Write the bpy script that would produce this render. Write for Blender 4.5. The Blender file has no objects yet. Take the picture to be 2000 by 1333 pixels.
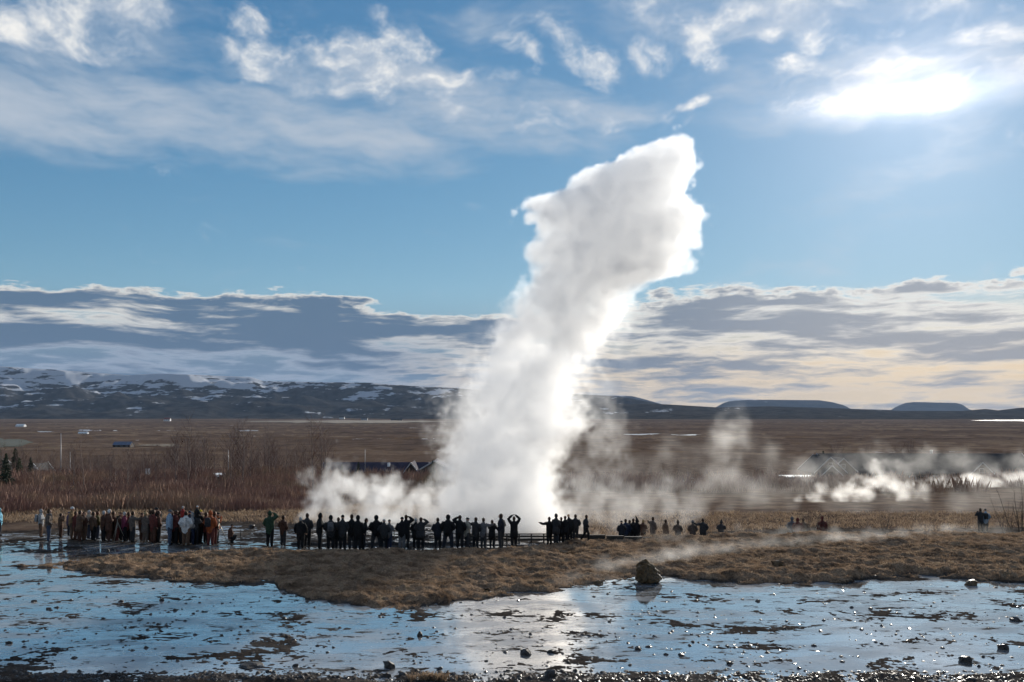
import bpy, bmesh, math, random, time
import numpy as np
from mathutils import Vector, Matrix

T0 = time.time()
S = bpy.context.scene
COL = S.collection
RNG = np.random.default_rng(7)
random.seed(7)
R = math.radians

# ------------------------------------------------------------------ camera, world, sun, exposure
H = 7.4                    # eye height above the wet flat, metres
F = 1732.0                 # focal length in photo pixels (photo 2000 wide)
HY = 800.0                 # row of the true horizon in the photo

cam_d = bpy.data.cameras.new('camera')
cam_d.sensor_width = 36.0
cam_d.lens = 36.0 * F / 2000.0
cam_d.shift_y = (HY - 666.5) / 2000.0
cam_d.clip_start = 0.1
cam_d.clip_end = 120000.0
cam = bpy.data.objects.new('camera', cam_d)
COL.objects.link(cam)
cam.location = (0, 0, H)
cam.rotation_euler = (R(90), 0, 0)
S.camera = cam

SUN_AZ = R(24.8)           # to the right of the view direction
SUN_EL = R(17.7)
SUN_DIR = Vector((math.sin(SUN_AZ) * math.cos(SUN_EL), math.cos(SUN_AZ) * math.cos(SUN_EL), math.sin(SUN_EL)))


class NT:
    """small helper round a node tree"""
    def __init__(s, tree):
        s.t = tree
        s.n = tree.nodes
        s.L = tree.links.new

    def put(s, sock, v):
        if isinstance(v, bpy.types.NodeSocket):
            s.L(v, sock)
        elif v is not None:
            try:
                sock.default_value = v
            except Exception:
                sock.default_value = tuple(v) + (1.0,) if len(v) == 3 else v

    def m(s, op, a, b=None, c=None, clamp=False):
        n = s.n.new('ShaderNodeMath')
        n.operation = op
        n.use_clamp = clamp
        for i, v in enumerate((a, b, c)):
            if v is not None:
                s.put(n.inputs[i], v)
        return n.outputs[0]

    def v(s, op, a, b=None, out=0, scale=None):
        n = s.n.new('ShaderNodeVectorMath')
        n.operation = op
        s.put(n.inputs[0], a)
        if b is not None:
            s.put(n.inputs[1], b)
        if scale is not None:
            s.put(n.inputs['Scale'], scale)
        return n.outputs['Value'] if op in ('DOT_PRODUCT', 'LENGTH', 'DISTANCE') else n.outputs[0]

    def xyz(s, x, y, z):
        n = s.n.new('ShaderNodeCombineXYZ')
        for i, q in enumerate((x, y, z)):
            s.put(n.inputs[i], q)
        return n.outputs[0]

    def sep(s, a):
        n = s.n.new('ShaderNodeSeparateXYZ')
        s.put(n.inputs[0], a)
        return n.outputs

    def mapping(s, vec, loc=(0, 0, 0), rot=(0, 0, 0), scale=(1, 1, 1), typ='POINT'):
        n = s.n.new('ShaderNodeMapping')
        n.vector_type = typ
        s.put(n.inputs['Vector'], vec)
        n.inputs['Location'].default_value = loc
        n.inputs['Rotation'].default_value = rot
        n.inputs['Scale'].default_value = scale
        return n.outputs[0]

    def noise(s, vec, scale=1.0, detail=4.0, rough=0.5, dist=0.0, lac=2.0, col=False, typ='FBM', dims='3D'):
        n = s.n.new('ShaderNodeTexNoise')
        n.noise_dimensions = dims
        n.noise_type = typ
        if vec is not None:
            s.put(n.inputs['Vector'], vec)
        n.inputs['Scale'].default_value = scale
        n.inputs['Detail'].default_value = detail
        n.inputs['Roughness'].default_value = rough
        n.inputs['Lacunarity'].default_value = lac
        n.inputs['Distortion'].default_value = dist
        return n.outputs['Color'] if col else n.outputs[0]

    def smooth(s, x, a, b, lo=0.0, hi=1.0):
        n = s.n.new('ShaderNodeMapRange')
        n.interpolation_type = 'SMOOTHSTEP'
        s.put(n.inputs[0], x)
        for i, q in enumerate((a, b, lo, hi)):
            s.put(n.inputs[1 + i], q)
        return n.outputs[0]

    def lin(s, x, a, b, lo=0.0, hi=1.0):
        n = s.n.new('ShaderNodeMapRange')
        s.put(n.inputs[0], x)
        for i, q in enumerate((a, b, lo, hi)):
            s.put(n.inputs[1 + i], q)
        return n.outputs[0]

    def mix(s, fac, a, b, blend='MIX'):
        n = s.n.new('ShaderNodeMix')
        n.data_type = 'RGBA'
        n.blend_type = blend
        s.put(n.inputs[0], fac)
        s.put(n.inputs[6], a)
        s.put(n.inputs[7], b)
        return n.outputs[2]

    def ramp(s, fac, stops):
        n = s.n.new('ShaderNodeValToRGB')
        s.put(n.inputs[0], fac)
        e = n.color_ramp.elements
        while len(e) < len(stops):
            e.new(0.5)
        for q, (p, c) in zip(e, stops):
            q.position = p
            q.color = tuple(c) + (1.0,)
        return n.outputs[0]

    def spherical(s, vec):
        n = s.n.new('ShaderNodeTexGradient')
        n.gradient_type = 'SPHERICAL'
        s.put(n.inputs[0], vec)
        return n.outputs[1]


def px_dir(px, py):
    """photo pixel -> (azimuth, elevation) of that direction"""
    az = math.atan((px - 1000) / F)
    el = math.atan((HY - py) / math.hypot(F, px - 1000))
    return az, el


def build_world():
    w = bpy.data.worlds.new('World')
    S.world = w
    w.use_nodes = True
    t = NT(w.node_tree)
    t.n.clear()
    out = t.n.new('ShaderNodeOutputWorld')
    bg = t.n.new('ShaderNodeBackground')
    bg.inputs['Strength'].default_value = 0.1
    t.L(bg.outputs[0], out.inputs[0])
    sky = t.n.new('ShaderNodeTexSky')
    sky.sky_type = 'NISHITA'
    sky.sun_disc = False
    sky.sun_elevation = SUN_EL
    sky.sun_rotation = SUN_AZ
    sky.altitude = 1200
    sky.air_density = 1.0
    sky.dust_density = 0.05
    sky.ozone_density = 3.0
    # the brightest part of the sky is held back as the photograph's exposure does
    c = t.v('SCALE', sky.outputs[0], scale=0.1)
    c = t.v('DIVIDE', c, t.v('ADD', t.v('SCALE', c, scale=1.15), (1, 1, 1)))
    hs = t.n.new('ShaderNodeHueSaturation')
    hs.inputs['Saturation'].default_value = 1.25
    hs.inputs['Value'].default_value = 1.28
    t.put(hs.inputs['Color'], c)
    skyc = t.mix(1.0, hs.outputs[0], (0.92, 1.02, 1.04, 1), 'MULTIPLY')

    tc = t.n.new('ShaderNodeTexCoord')
    D = t.v('NORMALIZE', tc.outputs['Generated'])
    x, y, z = t.sep(D)
    az = t.m('ARCTAN2', x, y)
    el = t.m('ARCSINE', z)
    P = t.xyz(az, el, 1.0)                     # every cloud lives in azimuth and elevation
    wn = t.v('MULTIPLY', t.v('SUBTRACT', t.noise(P, 5.5, 3, 0.6, col=True, dims='2D'), (0.5, 0.5, 0.5)), (1, 1, 0))
    W = t.v('ADD', P, t.v('SCALE', wn, scale=0.055))
    W2 = t.v('ADD', P, t.v('SCALE', wn, scale=0.04))

    def blobs(lst, vec):
        acc = None
        for (px, py, rx, ry, ang, wt) in lst:
            a0, e0 = px_dir(px, py)
            k = 1.0 / F * math.cos(a0) ** 1.5
            ca, sa = math.cos(R(ang)), math.sin(R(ang))
            A = (ca / (rx * k), sa / (rx * k))
            B = (-sa / (ry * k), ca / (ry * k))
            qa = t.v('DOT_PRODUCT', vec, (A[0], A[1], -A[0] * a0 - A[1] * e0))
            qb = t.v('DOT_PRODUCT', vec, (B[0], B[1], -B[0] * a0 - B[1] * e0))
            r2 = t.m('MULTIPLY_ADD', qb, qb, t.m('MULTIPLY', qa, qa))
            q = t.m('SUBTRACT', wt, t.m('MULTIPLY', r2, wt))
            acc = t.m('MAXIMUM', q, 0.0) if acc is None else t.m('MAXIMUM', acc, q)
        return acc

    # azimuths and heights the photograph does not show: the same broken cloud goes on
    away = t.m('MAXIMUM', t.smooth(t.m('ABSOLUTE', az), 0.60, 0.9), t.smooth(el, 0.47, 0.65))
    gen = t.m('MULTIPLY', t.smooth(t.noise(P, 2.4, 2, 0.5, dims='2D'), 0.42, 0.68), away)
    # ---- puffy broken clouds
    puff = blobs([
        (110, 45, 330, 100, 8, .8), (270, 15, 150, 70, 0, .8),
        (640, 110, 270, 80, -12, .85), (480, 100, 110, 40, -15, .7), (800, 92, 130, 60, -25, .85),
        (890, 148, 200, 30, 2, .9), (920, 195, 260, 60, -8, .7), (1120, 222, 300, 38, -3, .62),
        (1022, 92, 75, 28, -28, .9), (1135, 103, 120, 52, -18, 1.0), (1265, 100, 95, 48, -20, .9), (1390, 92, 80, 50, -15, .85),
        (1510, 58, 70, 24, 5, .8), (1610, 70, 100, 50, -5, .85), (1760, 88, 130, 40, -5, .75), (1950, 66, 140, 34, -10, 1.0),
        (1990, 140, 120, 42, 0, .9), (1590, 130, 150, 60, -10, .9), (1730, 120, 150, 60, 0, .85), (1800, 180, 380, 50, -3, .80),
        (1650, 10, 900, 70, 0, .62), (1360, 192, 60, 20, 5, .75),
    ], W)
    puff = t.m('MAXIMUM', puff, gen)
    S1 = t.mapping(W, (0, 0, 0), (0, 0, R(-12)), (1.0, 1.6, 1))
    n1 = t.noise(S1, 16.0, 6, 0.60, dims='2D')
    pv = t.m('MULTIPLY_ADD', t.m('SUBTRACT', n1, 0.5), 2.2, puff)
    pa = t.smooth(pv, 0.32, 1.25)
    # ---- soft veil, streaked
    veil = blobs([
        (0, 205, 430, 110, -8, 1.0), (330, 230, 480, 90, -10, .95), (640, 250, 400, 100, -6, .9), (690, 170, 360, 120, -8, .72),
        (-350, 170, 420, 130, -8, 1.0), (850, 200, 420, 100, -10, .85), (1080, 222, 330, 50, 2, .75), (180, 70, 420, 120, 0, .55),
        (1720, 390, 620, 120, 33, .34), (1750, 150, 560, 120, 0, .7), (1500, 15, 900, 70, 0, .6), (580, 705, 220, 60, 25, .25),
    ], W2)
    veil = t.m('MAXIMUM', veil, t.m('MULTIPLY', gen, 0.8))
    S2 = t.mapping(W2, (0, 0, 0), (0, 0, R(-28)), (1.0, 3.4, 1))
    n2 = t.noise(S2, 9.0, 5, 0.6, dims='2D')
    va = t.smooth(t.m('MULTIPLY_ADD', t.m('SUBTRACT', n2, 0.5), 1.3, veil), 0.10, 1.25)
    # ---- low deck of cloud above the horizon, lit from behind: thin edges bright, thick cores grey
    W3 = t.v('ADD', P, t.v('SCALE', wn, scale=0.018))
    S3 = t.mapping(W3, (3.1, 1.7, 0), (0, 0, R(1.5)), (1.0, 7.5, 1))
    n3 = t.noise(S3, 6.5, 6, 0.60, dims='2D')
    n4 = t.noise(t.mapping(P, (5, 2, 0), (0, 0, 0), (1.0, 4.0, 1)), 4.0, 2, 0.5, dims='2D')
    n5 = t.noise(t.mapping(W3, (9, 4, 0), (0, 0, 0), (1.0, 2.2, 1)), 22.0, 4, 0.6, dims='2D')
    top = t.m('ADD', t.m('ADD', 0.128, t.m('MULTIPLY', t.smooth(az, 0.02, 0.22), 0.018)), t.m('MULTIPLY', t.smooth(az, -0.30, -0.05), -0.016))
    bias = t.m('MULTIPLY', t.m('SUBTRACT', top, el), 42.0)
    bias = t.m('MULTIPLY_ADD', t.m('SUBTRACT', n5, 0.5), t.smooth(t.m('ABSOLUTE', t.m('SUBTRACT', top, el)), 0.035, 0.0, 0.3, 1.7), bias)
    bias = t.m('MINIMUM', bias, t.smooth(el, 0.03, 0.09, 0.20, 0.52))
    dv = t.m('ADD', t.m('ADD', t.m('MULTIPLY', t.m('SUBTRACT', n3, 0.5), 2.3), t.m('MULTIPLY', t.m('SUBTRACT', n4, 0.5), 0.8)), bias)
    da = t.smooth(dv, -0.05, 0.30)
    thick = t.smooth(dv, 0.10, 0.60)

    sd = t.v('DOT_PRODUCT', D, tuple(SUN_DIR))
    ang = t.m('ARCCOSINE', t.m('MINIMUM', sd, 0.99999))
    near = t.m('POWER', 2.718, t.m('MULTIPLY', t.m('POWER', t.m('DIVIDE', ang, 0.06), 2.0), -1.0))
    sunward = t.smooth(az, -0.10, 0.45)
    # low horizon: warm light under the deck towards the sun, grey blue away from it
    hor = t.mix(sunward, (0.125, 0.195, 0.30, 1), (0.82, 0.62, 0.38, 1))
    skyc = t.mix(t.smooth(el, 0.04, 0.14, 0.95, 0.0), skyc, hor)
    vc = t.mix(near, (0.46, 0.52, 0.60, 1), (0.95, 0.95, 0.98, 1))
    c1 = t.mix(t.m('MULTIPLY', va, 0.88), skyc, vc)
    pc = t.mix(t.smooth(pv, 0.4, 1.3), (0.50, 0.56, 0.65, 1), (0.86, 0.85, 0.82, 1))
    pc = t.mix(near, pc, (0.93, 0.92, 0.93, 1))
    c2 = t.mix(t.m('MULTIPLY', pa, 0.95), c1, pc)
    dshade = t.mix(sunward, (0.095, 0.155, 0.245, 1), (0.26, 0.28, 0.32, 1))
    dlit = t.mix(t.smooth(el, 0.02, 0.09), (0.86, 0.68, 0.46, 1), (0.80, 0.77, 0.71, 1))
    dlit = t.mix(t.m('MULTIPLY', t.smooth(el, 0.10, 0.06), t.smooth(az, 0.05, -0.2)), dlit, (0.34, 0.40, 0.50, 1))
    dc = t.mix(thick, dlit, dshade)
    c3 = t.mix(t.m('MULTIPLY', da, 0.93), c2, dc)
    # glow of the sun through the cloud that hides it
    core = t.m('POWER', 2.718, t.m('MULTIPLY', t.m('POWER', t.v('LENGTH', t.mapping(t.v('MULTIPLY', P, (1, 1, 0)), (SUN_AZ - 0.012, SUN_EL, 0), (0, 0, 0), (0.090, 0.015, 1), 'TEXTURE')), 2.0), -1.0))
    halo = t.m('POWER', 2.718, t.m('MULTIPLY', t.m('DIVIDE', ang, 0.14), -1.0))
    glow = t.m('ADD', t.m('MULTIPLY', core, 0.50), t.m('MULTIPLY', halo, 0.36))
    gl = t.v('MULTIPLY', t.xyz(glow, glow, glow), (1.0, 0.97, 1.0))
    c4 = t.v('ADD', c3, gl)
    t.L(t.v('SCALE', c4, scale=10.0), bg.inputs[0])
    w.cycles.sampling_method = 'MANUAL'
    w.cycles.sample_map_resolution = 1024


build_world()
sun_d = bpy.data.lights.new('sun', 'SUN')
sun_d.energy = 4.5
sun_d.angle = R(0.5)
sun_d.color = (1.0, 0.93, 0.82)
sun = bpy.data.objects.new('sun', sun_d)
COL.objects.link(sun)
sun.rotation_euler = SUN_DIR.to_track_quat('Z', 'Y').to_euler()

S.view_settings.view_transform = 'Standard'
S.view_settings.look = 'None'
S.view_settings.exposure = 0.12
S.view_settings.gamma = 1.0
S.view_settings.use_curve_mapping = False
S.cycles.use_adaptive_sampling = True
S.cycles.adaptive_threshold = 0.02
S.cycles.adaptive_min_samples = 10


# ------------------------------------------------------------------ small tools
def W_at(px, py, d):
    """photo pixel at depth d (metres in front of the camera) -> world point"""
    return Vector(((px - 1000) / F * d, d, H - (py - HY) / F * d))


def tag(o, label=None, cat=None, group=None, kind=None):
    if label: o['label'] = label
    if cat: o['category'] = cat
    if group: o['group'] = group
    if kind: o['kind'] = kind
    return o


def mesh_np(name, verts, faces, smooth=False):
    me = bpy.data.meshes.new(name)
    verts = np.asarray(verts, np.float32)
    faces = np.asarray(faces, np.int32)
    k = faces.shape[1]
    me.vertices.add(len(verts))
    me.vertices.foreach_set('co', verts.ravel())
    me.loops.add(faces.size)
    me.loops.foreach_set('vertex_index', faces.ravel())
    me.polygons.add(len(faces))
    me.polygons.foreach_set('loop_start', np.arange(0, faces.size, k, dtype=np.int32))
    me.polygons.foreach_set('loop_total', np.full(len(faces), k, np.int32))
    if smooth:
        me.polygons.foreach_set('use_smooth', np.ones(len(faces), bool))
    me.update(calc_edges=True)
    return me


def link(name, data, mat=None, parent=None):
    o = bpy.data.objects.new(name, data)
    COL.objects.link(o)
    if mat is not None:
        data.materials.append(mat)
    if parent is not None:
        o.parent = parent
    return o


def empty(name, loc=(0, 0, 0), rz=0.0):
    o = bpy.data.objects.new(name, None)
    o.empty_display_size = 0.1
    COL.objects.link(o)
    o.location = loc
    o.rotation_euler = (0, 0, rz)
    return o


def _hash(ix, iy, seed):
    h = (ix.astype(np.uint32) * np.uint32(374761393) + iy.astype(np.uint32) * np.uint32(668265263) + np.uint32(seed * 974711 + 17))
    h = (h ^ (h >> np.uint32(13))) * np.uint32(1274126177)
    h = h ^ (h >> np.uint32(16))
    return h.astype(np.float32) / np.float32(4294967296.0)


def gnoise(x, y, seed=0):
    x = np.asarray(x, np.float64); y = np.asarray(y, np.float64)
    x0 = np.floor(x); y0 = np.floor(y)
    fx = x - x0; fy = y - y0
    ix = x0.astype(np.int64).astype(np.uint32); iy = y0.astype(np.int64).astype(np.uint32)
    u = fx * fx * fx * (fx * (fx * 6 - 15) + 10); v = fy * fy * fy * (fy * (fy * 6 - 15) + 10)

    def g(dx, dy):
        a = _hash(ix + np.uint32(dx), iy + np.uint32(dy), seed) * (2 * np.pi)
        return np.cos(a) * (fx - dx) + np.sin(a) * (fy - dy)
    return ((g(0, 0) * (1 - u) + g(1, 0) * u) * (1 - v) + (g(0, 1) * (1 - u) + g(1, 1) * u) * v) * 1.5


def fbm(x, y, octs=4, seed=0, gain=0.5):
    s = 0; a = 1.0
    for i in range(octs):
        s = s + a * gnoise(x * 2 ** i + 13.7 * i, y * 2 ** i - 7.1 * i, seed + i)
        a *= gain
    return s


def sstep(x, a, b):
    t = np.clip((x - a) / (b - a), 0, 1)
    return t * t * (3 - 2 * t)


# ------------------------------------------------------------------ materials
def new_mat(name):
    m = bpy.data.materials.new(name)
    m.use_nodes = True
    t = NT(m.node_tree)
    b = m.node_tree.nodes['Principled BSDF']
    return m, t, b


def obj_pos(t):
    g = t.n.new('ShaderNodeNewGeometry')
    return g.outputs['Position']


def bump(t, b, height, dist=0.02, strength=1.0):
    n = t.n.new('ShaderNodeBump')
    n.inputs['Distance'].default_value = dist
    n.inputs['Strength'].default_value = strength
    t.L(height, n.inputs['Height'])
    t.L(n.outputs[0], b.inputs['Normal'])


def simple_mat(name, col, rough=0.7, var=0.25, scale=8.0, bumpd=0.0, metal=0.0, spec=0.5):
    """one colour with uneven wear"""
    m, t, b = new_mat(name)
    tc = t.n.new('ShaderNodeTexCoord')
    n = t.noise(tc.outputs['Object'], scale, 5, 0.6)
    lo = tuple(c * (1 - var) for c in col); hi = tuple(min(1, c * (1 + var)) for c in col)
    t.L(t.mix(t.smooth(n, 0.3, 0.7), lo + (1,), hi + (1,)), b.inputs['Base Color'])
    b.inputs['Roughness'].default_value = rough
    b.inputs['Metallic'].default_value = metal
    b.inputs['Specular IOR Level'].default_value = spec
    if bumpd:
        bump(t, b, n, bumpd)
    return m


# ------------------------------------------------------------------ the lie of the land
_RD = [0, 50, 54, 60, 70, 108, 150, 280, 1000, 2500, 8000, 40000]
_RZ = [0, 0, -0.85, -1.6, -2.2, -4.0, -6.0, -16.0, -35.0, -45.0, -60.0, -70.0]
_LD = [0, 50, 64, 90, 130, 200, 280, 1000, 2500, 8000, 40000]
_LZ = [0, 0, -0.15, -2.5, -4.5, -9.0, -14.0, -35.0, -45.0, -60.0, -70.0]
# the grassy spit: nearer and farther edge, photo pixels on the flat
_NE = [(-400, 1107), (70, 1107), (150, 1117), (300, 1128), (380, 1140), (420, 1138), (535, 1134), (548, 1150), (600, 1168), (680, 1178), (740, 1192),
       (800, 1188), (900, 1172), (1000, 1160), (1090, 1152), (1150, 1140), (1200, 1130), (1250, 1123), (1310, 1125), (1400, 1135), (1500, 1142),
       (1640, 1140), (1700, 1130), (1800, 1124), (1900, 1131), (2000, 1140), (2500, 1145)]
_FE = [(-400, 1106), (70, 1106), (120, 1097), (200, 1089), (300, 1084), (420, 1079), (560, 1075), (700, 1077), (950, 1077), (1050, 1070),
       (1150, 1055), (1250, 1048), (2500, 1046)]
_RH = [(-400, .0), (70, .05), (300, .16), (700, .14), (1000, .14), (1100, .10), (1200, .02), (1300, .18), (1400, .32), (1600, .42), (1800, .42), (2000, .40), (2500, .4)]


def zbase(x, y):
    r = np.hypot(x, y)
    th = np.clip(np.abs(np.arctan2(x, y)), 0, R(40))
    d = r * np.cos(th)
    t = np.clip(x / np.maximum(d, 1e-3), -1, 1)
    zr = np.interp(d, _RD, _RZ)
    zl = np.interp(d, _LD, _LZ)
    w = sstep(t, -0.13, 0.12)
    z = zl * (1 - w) + zr * w
    back = 5.8 - 5.8 * sstep(d, 0.5, 24.5)
    return z + np.where(y > 0, back, 5.8 + 0.05 * np.maximum(-y, 0) * (r < 3000) + np.where(r < 3000, 0, 150)), d, t


def mound_inside(x, d):
    px = 1000 + F * x / np.maximum(d, 1e-3)
    e = 6 * fbm(x * 1.1, d * 1.1, 3, 41)
    dn = H * F / (np.interp(px, *zip(*_NE)) + e - HY)
    df = H * F / (np.interp(px, *zip(*_FE)) - HY)
    return np.minimum(d - dn, (df - d) * 0.8), px, dn, df


def ground_z(x, y, fine=True):
    """ground height, grass weight, heath weight"""
    z, d, t = zbase(x, y)
    ins, px, dn, df = mound_inside(x, d)
    front = (y > 20) & (d < 90)
    rh = np.interp(px, *zip(*_RH))
    k = sstep(ins, -0.55, 0.9)
    rise = np.clip((d - dn) / np.maximum(df - dn, 0.5), 0, 1)
    lump = 0.17 * fbm(x * 0.50, y * 0.6, 3, 3) + 0.13 * np.abs(fbm(x * 1.3, y * 1.5, 3, 9)) + 0.02 * fbm(x * 5, y * 5, 2, 5)
    mound = k * (0.06 + np.maximum(rh - 0.05, 0) * (0.45 + 0.55 * rise) + lump)
    # wet flat: a thin film of water over uneven sinter; islands and low ridges stand out of it
    warpx = x + 0.8 * fbm(x * 0.25, y * 0.25, 2, 77)
    ridg = 1 - np.abs(fbm(warpx * 0.30, y * 0.55, 3, 21)) * 2.0
    wet = -0.019 + 0.028 * fbm(x * 0.32, y * 0.55, 5, 31, 0.62) + 0.020 * np.maximum(ridg - 0.72, 0) / 0.28 + 0.015 * fbm(x * 2.6, y * 4.5, 4, 57, 0.75)
    wet = wet + 0.014 * sstep(d, 44, 50)
    edge = sstep(d, 25.2, 24.2)                     # gravel bank along the bottom of the picture
    wet = wet + 0.10 * edge * (0.6 + 0.8 * fbm(x * 0.9, y * 0.9, 3, 66))
    heath = sstep(d + 4 * fbm(x * 0.08, y * 0.08, 3, 12) + 7 * sstep(t, -0.40, -0.56), 56, 62) * sstep(t, 0.35, -0.05) + sstep(d + 3 * fbm(x * 0.12, y * 0.12, 3, 15), 62, 84) * sstep(t, -0.05, 0.10)
    heath = np.clip(heath, 0, 1)
    hz = heath * (0.08 + 0.10 * fbm(x * 0.4, y * 0.4, 4, 90)) + heath * sstep(d, 60, 400) * 1.2 * fbm(x * 0.02, y * 0.02, 3, 91) * sstep(d, 6000, 3000)
    zz = z + np.where(front, np.maximum(mound, 0) + wet * (1 - k) * (1 - heath), 0) + np.where(y > 20, hz, 0.15 * fbm(x * 0.5, y * 0.5, 3, 2))
    return zz, np.where(front, k, 0), np.where(y > 20, heath, 1.0)


def gz(x, y):
    return float(ground_z(np.array([x]), np.array([y]))[0][0])


def build_ground():
    th = np.concatenate([np.linspace(-180, -62, 24, endpoint=False), np.linspace(-62, -34, 60, endpoint=False),
                         np.linspace(-34, 34, 820, endpoint=False), np.linspace(34, 62, 60, endpoint=False), np.linspace(62, 180, 25)])
    th = np.radians(th)
    rr = np.concatenate([[0.4, 2, 4, 7, 10, 13, 16, 18.5, 20.5], np.linspace(22, 52, 360, endpoint=False), np.linspace(52, 72, 90, endpoint=False),
                         np.geomspace(72, 24500, 170)])
    A, B = np.meshgrid(th, rr)
    x = B * np.sin(A); y = B * np.cos(A)
    z, k, h = ground_z(x.ravel(), y.ravel())
    v = np.stack([x.ravel(), y.ravel(), z], 1)
    nr, nc = A.shape
    i = np.arange(nr * nc).reshape(nr, nc)
    f = np.stack([i[:-1, :-1], i[:-1, 1:], i[1:, 1:], i[1:, :-1]], -1).reshape(-1, 4)[:, ::-1]
    me = mesh_np('ground', v, f, True)
    at = me.attributes.new('grass', 'FLOAT', 'POINT'); at.data.foreach_set('value', k.astype(np.float32))
    at = me.attributes.new('heath', 'FLOAT', 'POINT'); at.data.foreach_set('value', h.astype(np.float32))
    m, t, b = new_mat('ground_earth')
    p = obj_pos(t)
    px_, py_, pz_ = t.sep(p)

    def attr(nm):
        n = t.n.new('ShaderNodeAttribute'); n.attribute_name = nm
        return n.outputs['Fac']
    # wet sinter and mud
    n1 = t.noise(p, 0.7, 6, 0.62)
    n2 = t.noise(p, 9.0, 5, 0.65)
    sin_c = t.mix(t.smooth(n1, 0.35, 0.68), (0.036, 0.030, 0.026, 1), (0.095, 0.082, 0.072, 1))
    sin_c = t.mix(t.smooth(n2, 0.45, 0.75), sin_c, (0.05, 0.04, 0.034, 1))
    # dry winter grass and moss
    g1 = t.noise(t.mapping(p, (0, 0, 0), (0, 0, 0), (1, 1.0, 1)), 1.3, 6, 0.65)
    g2 = t.noise(p, 14.0, 4, 0.7)
    gr_c = t.ramp(g1, [(0.3, (0.09, 0.062, 0.042)), (0.45, (0.19, 0.132, 0.088)), (0.58, (0.30, 0.218, 0.148)), (0.72, (0.18, 0.136, 0.08))])
    gr_c = t.mix(t.smooth(g2, 0.3, 0.7), t.mix(1.0, gr_c, (.55, .5, .5, 1), 'MULTIPLY'), t.mix(1.0, gr_c, (1.3, 1.25, 1.2, 1), 'MULTIPLY'))
    # heath and far plain
    far = t.smooth(py_, 200.0, 900.0)
    h1 = t.noise(t.mapping(p, (0, 0, 0), (0, 0, R(4)), (0.0018, 0.0030, 1)), 1.0, 7, 0.62)
    h2 = t.noise(p, 0.25, 6, 0.65)
    hm = t.m('ADD', t.m('MULTIPLY', h1, far), t.m('MULTIPLY', h2, t.m('SUBTRACT', 1.0, far)))
    he_c = t.ramp(hm, [(0.30, (0.058, 0.042, 0.035)), (0.44, (0.102, 0.071, 0.054)), (0.55, (0.138, 0.097, 0.073)), (0.63, (0.19, 0.14, 0.10)), (0.72, (0.104, 0.086, 0.056))])
    st = t.noise(t.mapping(p, (7, 3, 0), (0, 0, R(-3)), (0.0011, 0.0060, 1)), 1.0, 5, 0.6)
    he_c = t.mix(t.m('MULTIPLY', t.smooth(st, 0.60, 0.66), t.m('MULTIPLY', far, 0.8)), he_c, (0.14, 0.092, 0.055, 1))
    sn = t.noise(t.mapping(p, (31, 9, 0), (0, 0, 0), (0.0035, 0.0070, 1)), 1.0, 6, 0.66)
    he_c = t.mix(t.m('MULTIPLY', t.smooth(sn, 0.685, 0.705), far), he_c, (0.62, 0.63, 0.66, 1))
    c = t.mix(t.smooth(t.m('ADD', attr('grass'), t.m('MULTIPLY', t.m('SUBTRACT', n2, 0.5), 0.6)), 0.15, 0.5), sin_c, gr_c)
    he_w = t.smooth(t.m('ADD', attr('heath'), t.m('MULTIPLY', t.m('SUBTRACT', n1, 0.5), 0.9)), 0.3, 0.7)
    c = t.mix(he_w, c, he_c)
    t.L(c, b.inputs['Base Color'])
    dry = t.m('MAXIMUM', attr('grass'), attr('heath'))
    t.L(t.smooth(dry, 0.1, 0.6, 0.65, 0.95), b.inputs['Roughness'])
    t.L(t.smooth(dry, 0.1, 0.6, 0.0, 0.0), b.inputs['Specular IOR Level'])
    bump(t, b, t.m('ADD', n2, t.m('MULTIPLY', g2, 0.5)), 0.05)
    o = link('ground', me, m)
    tag(o, kind='structure')
    return o


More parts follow.
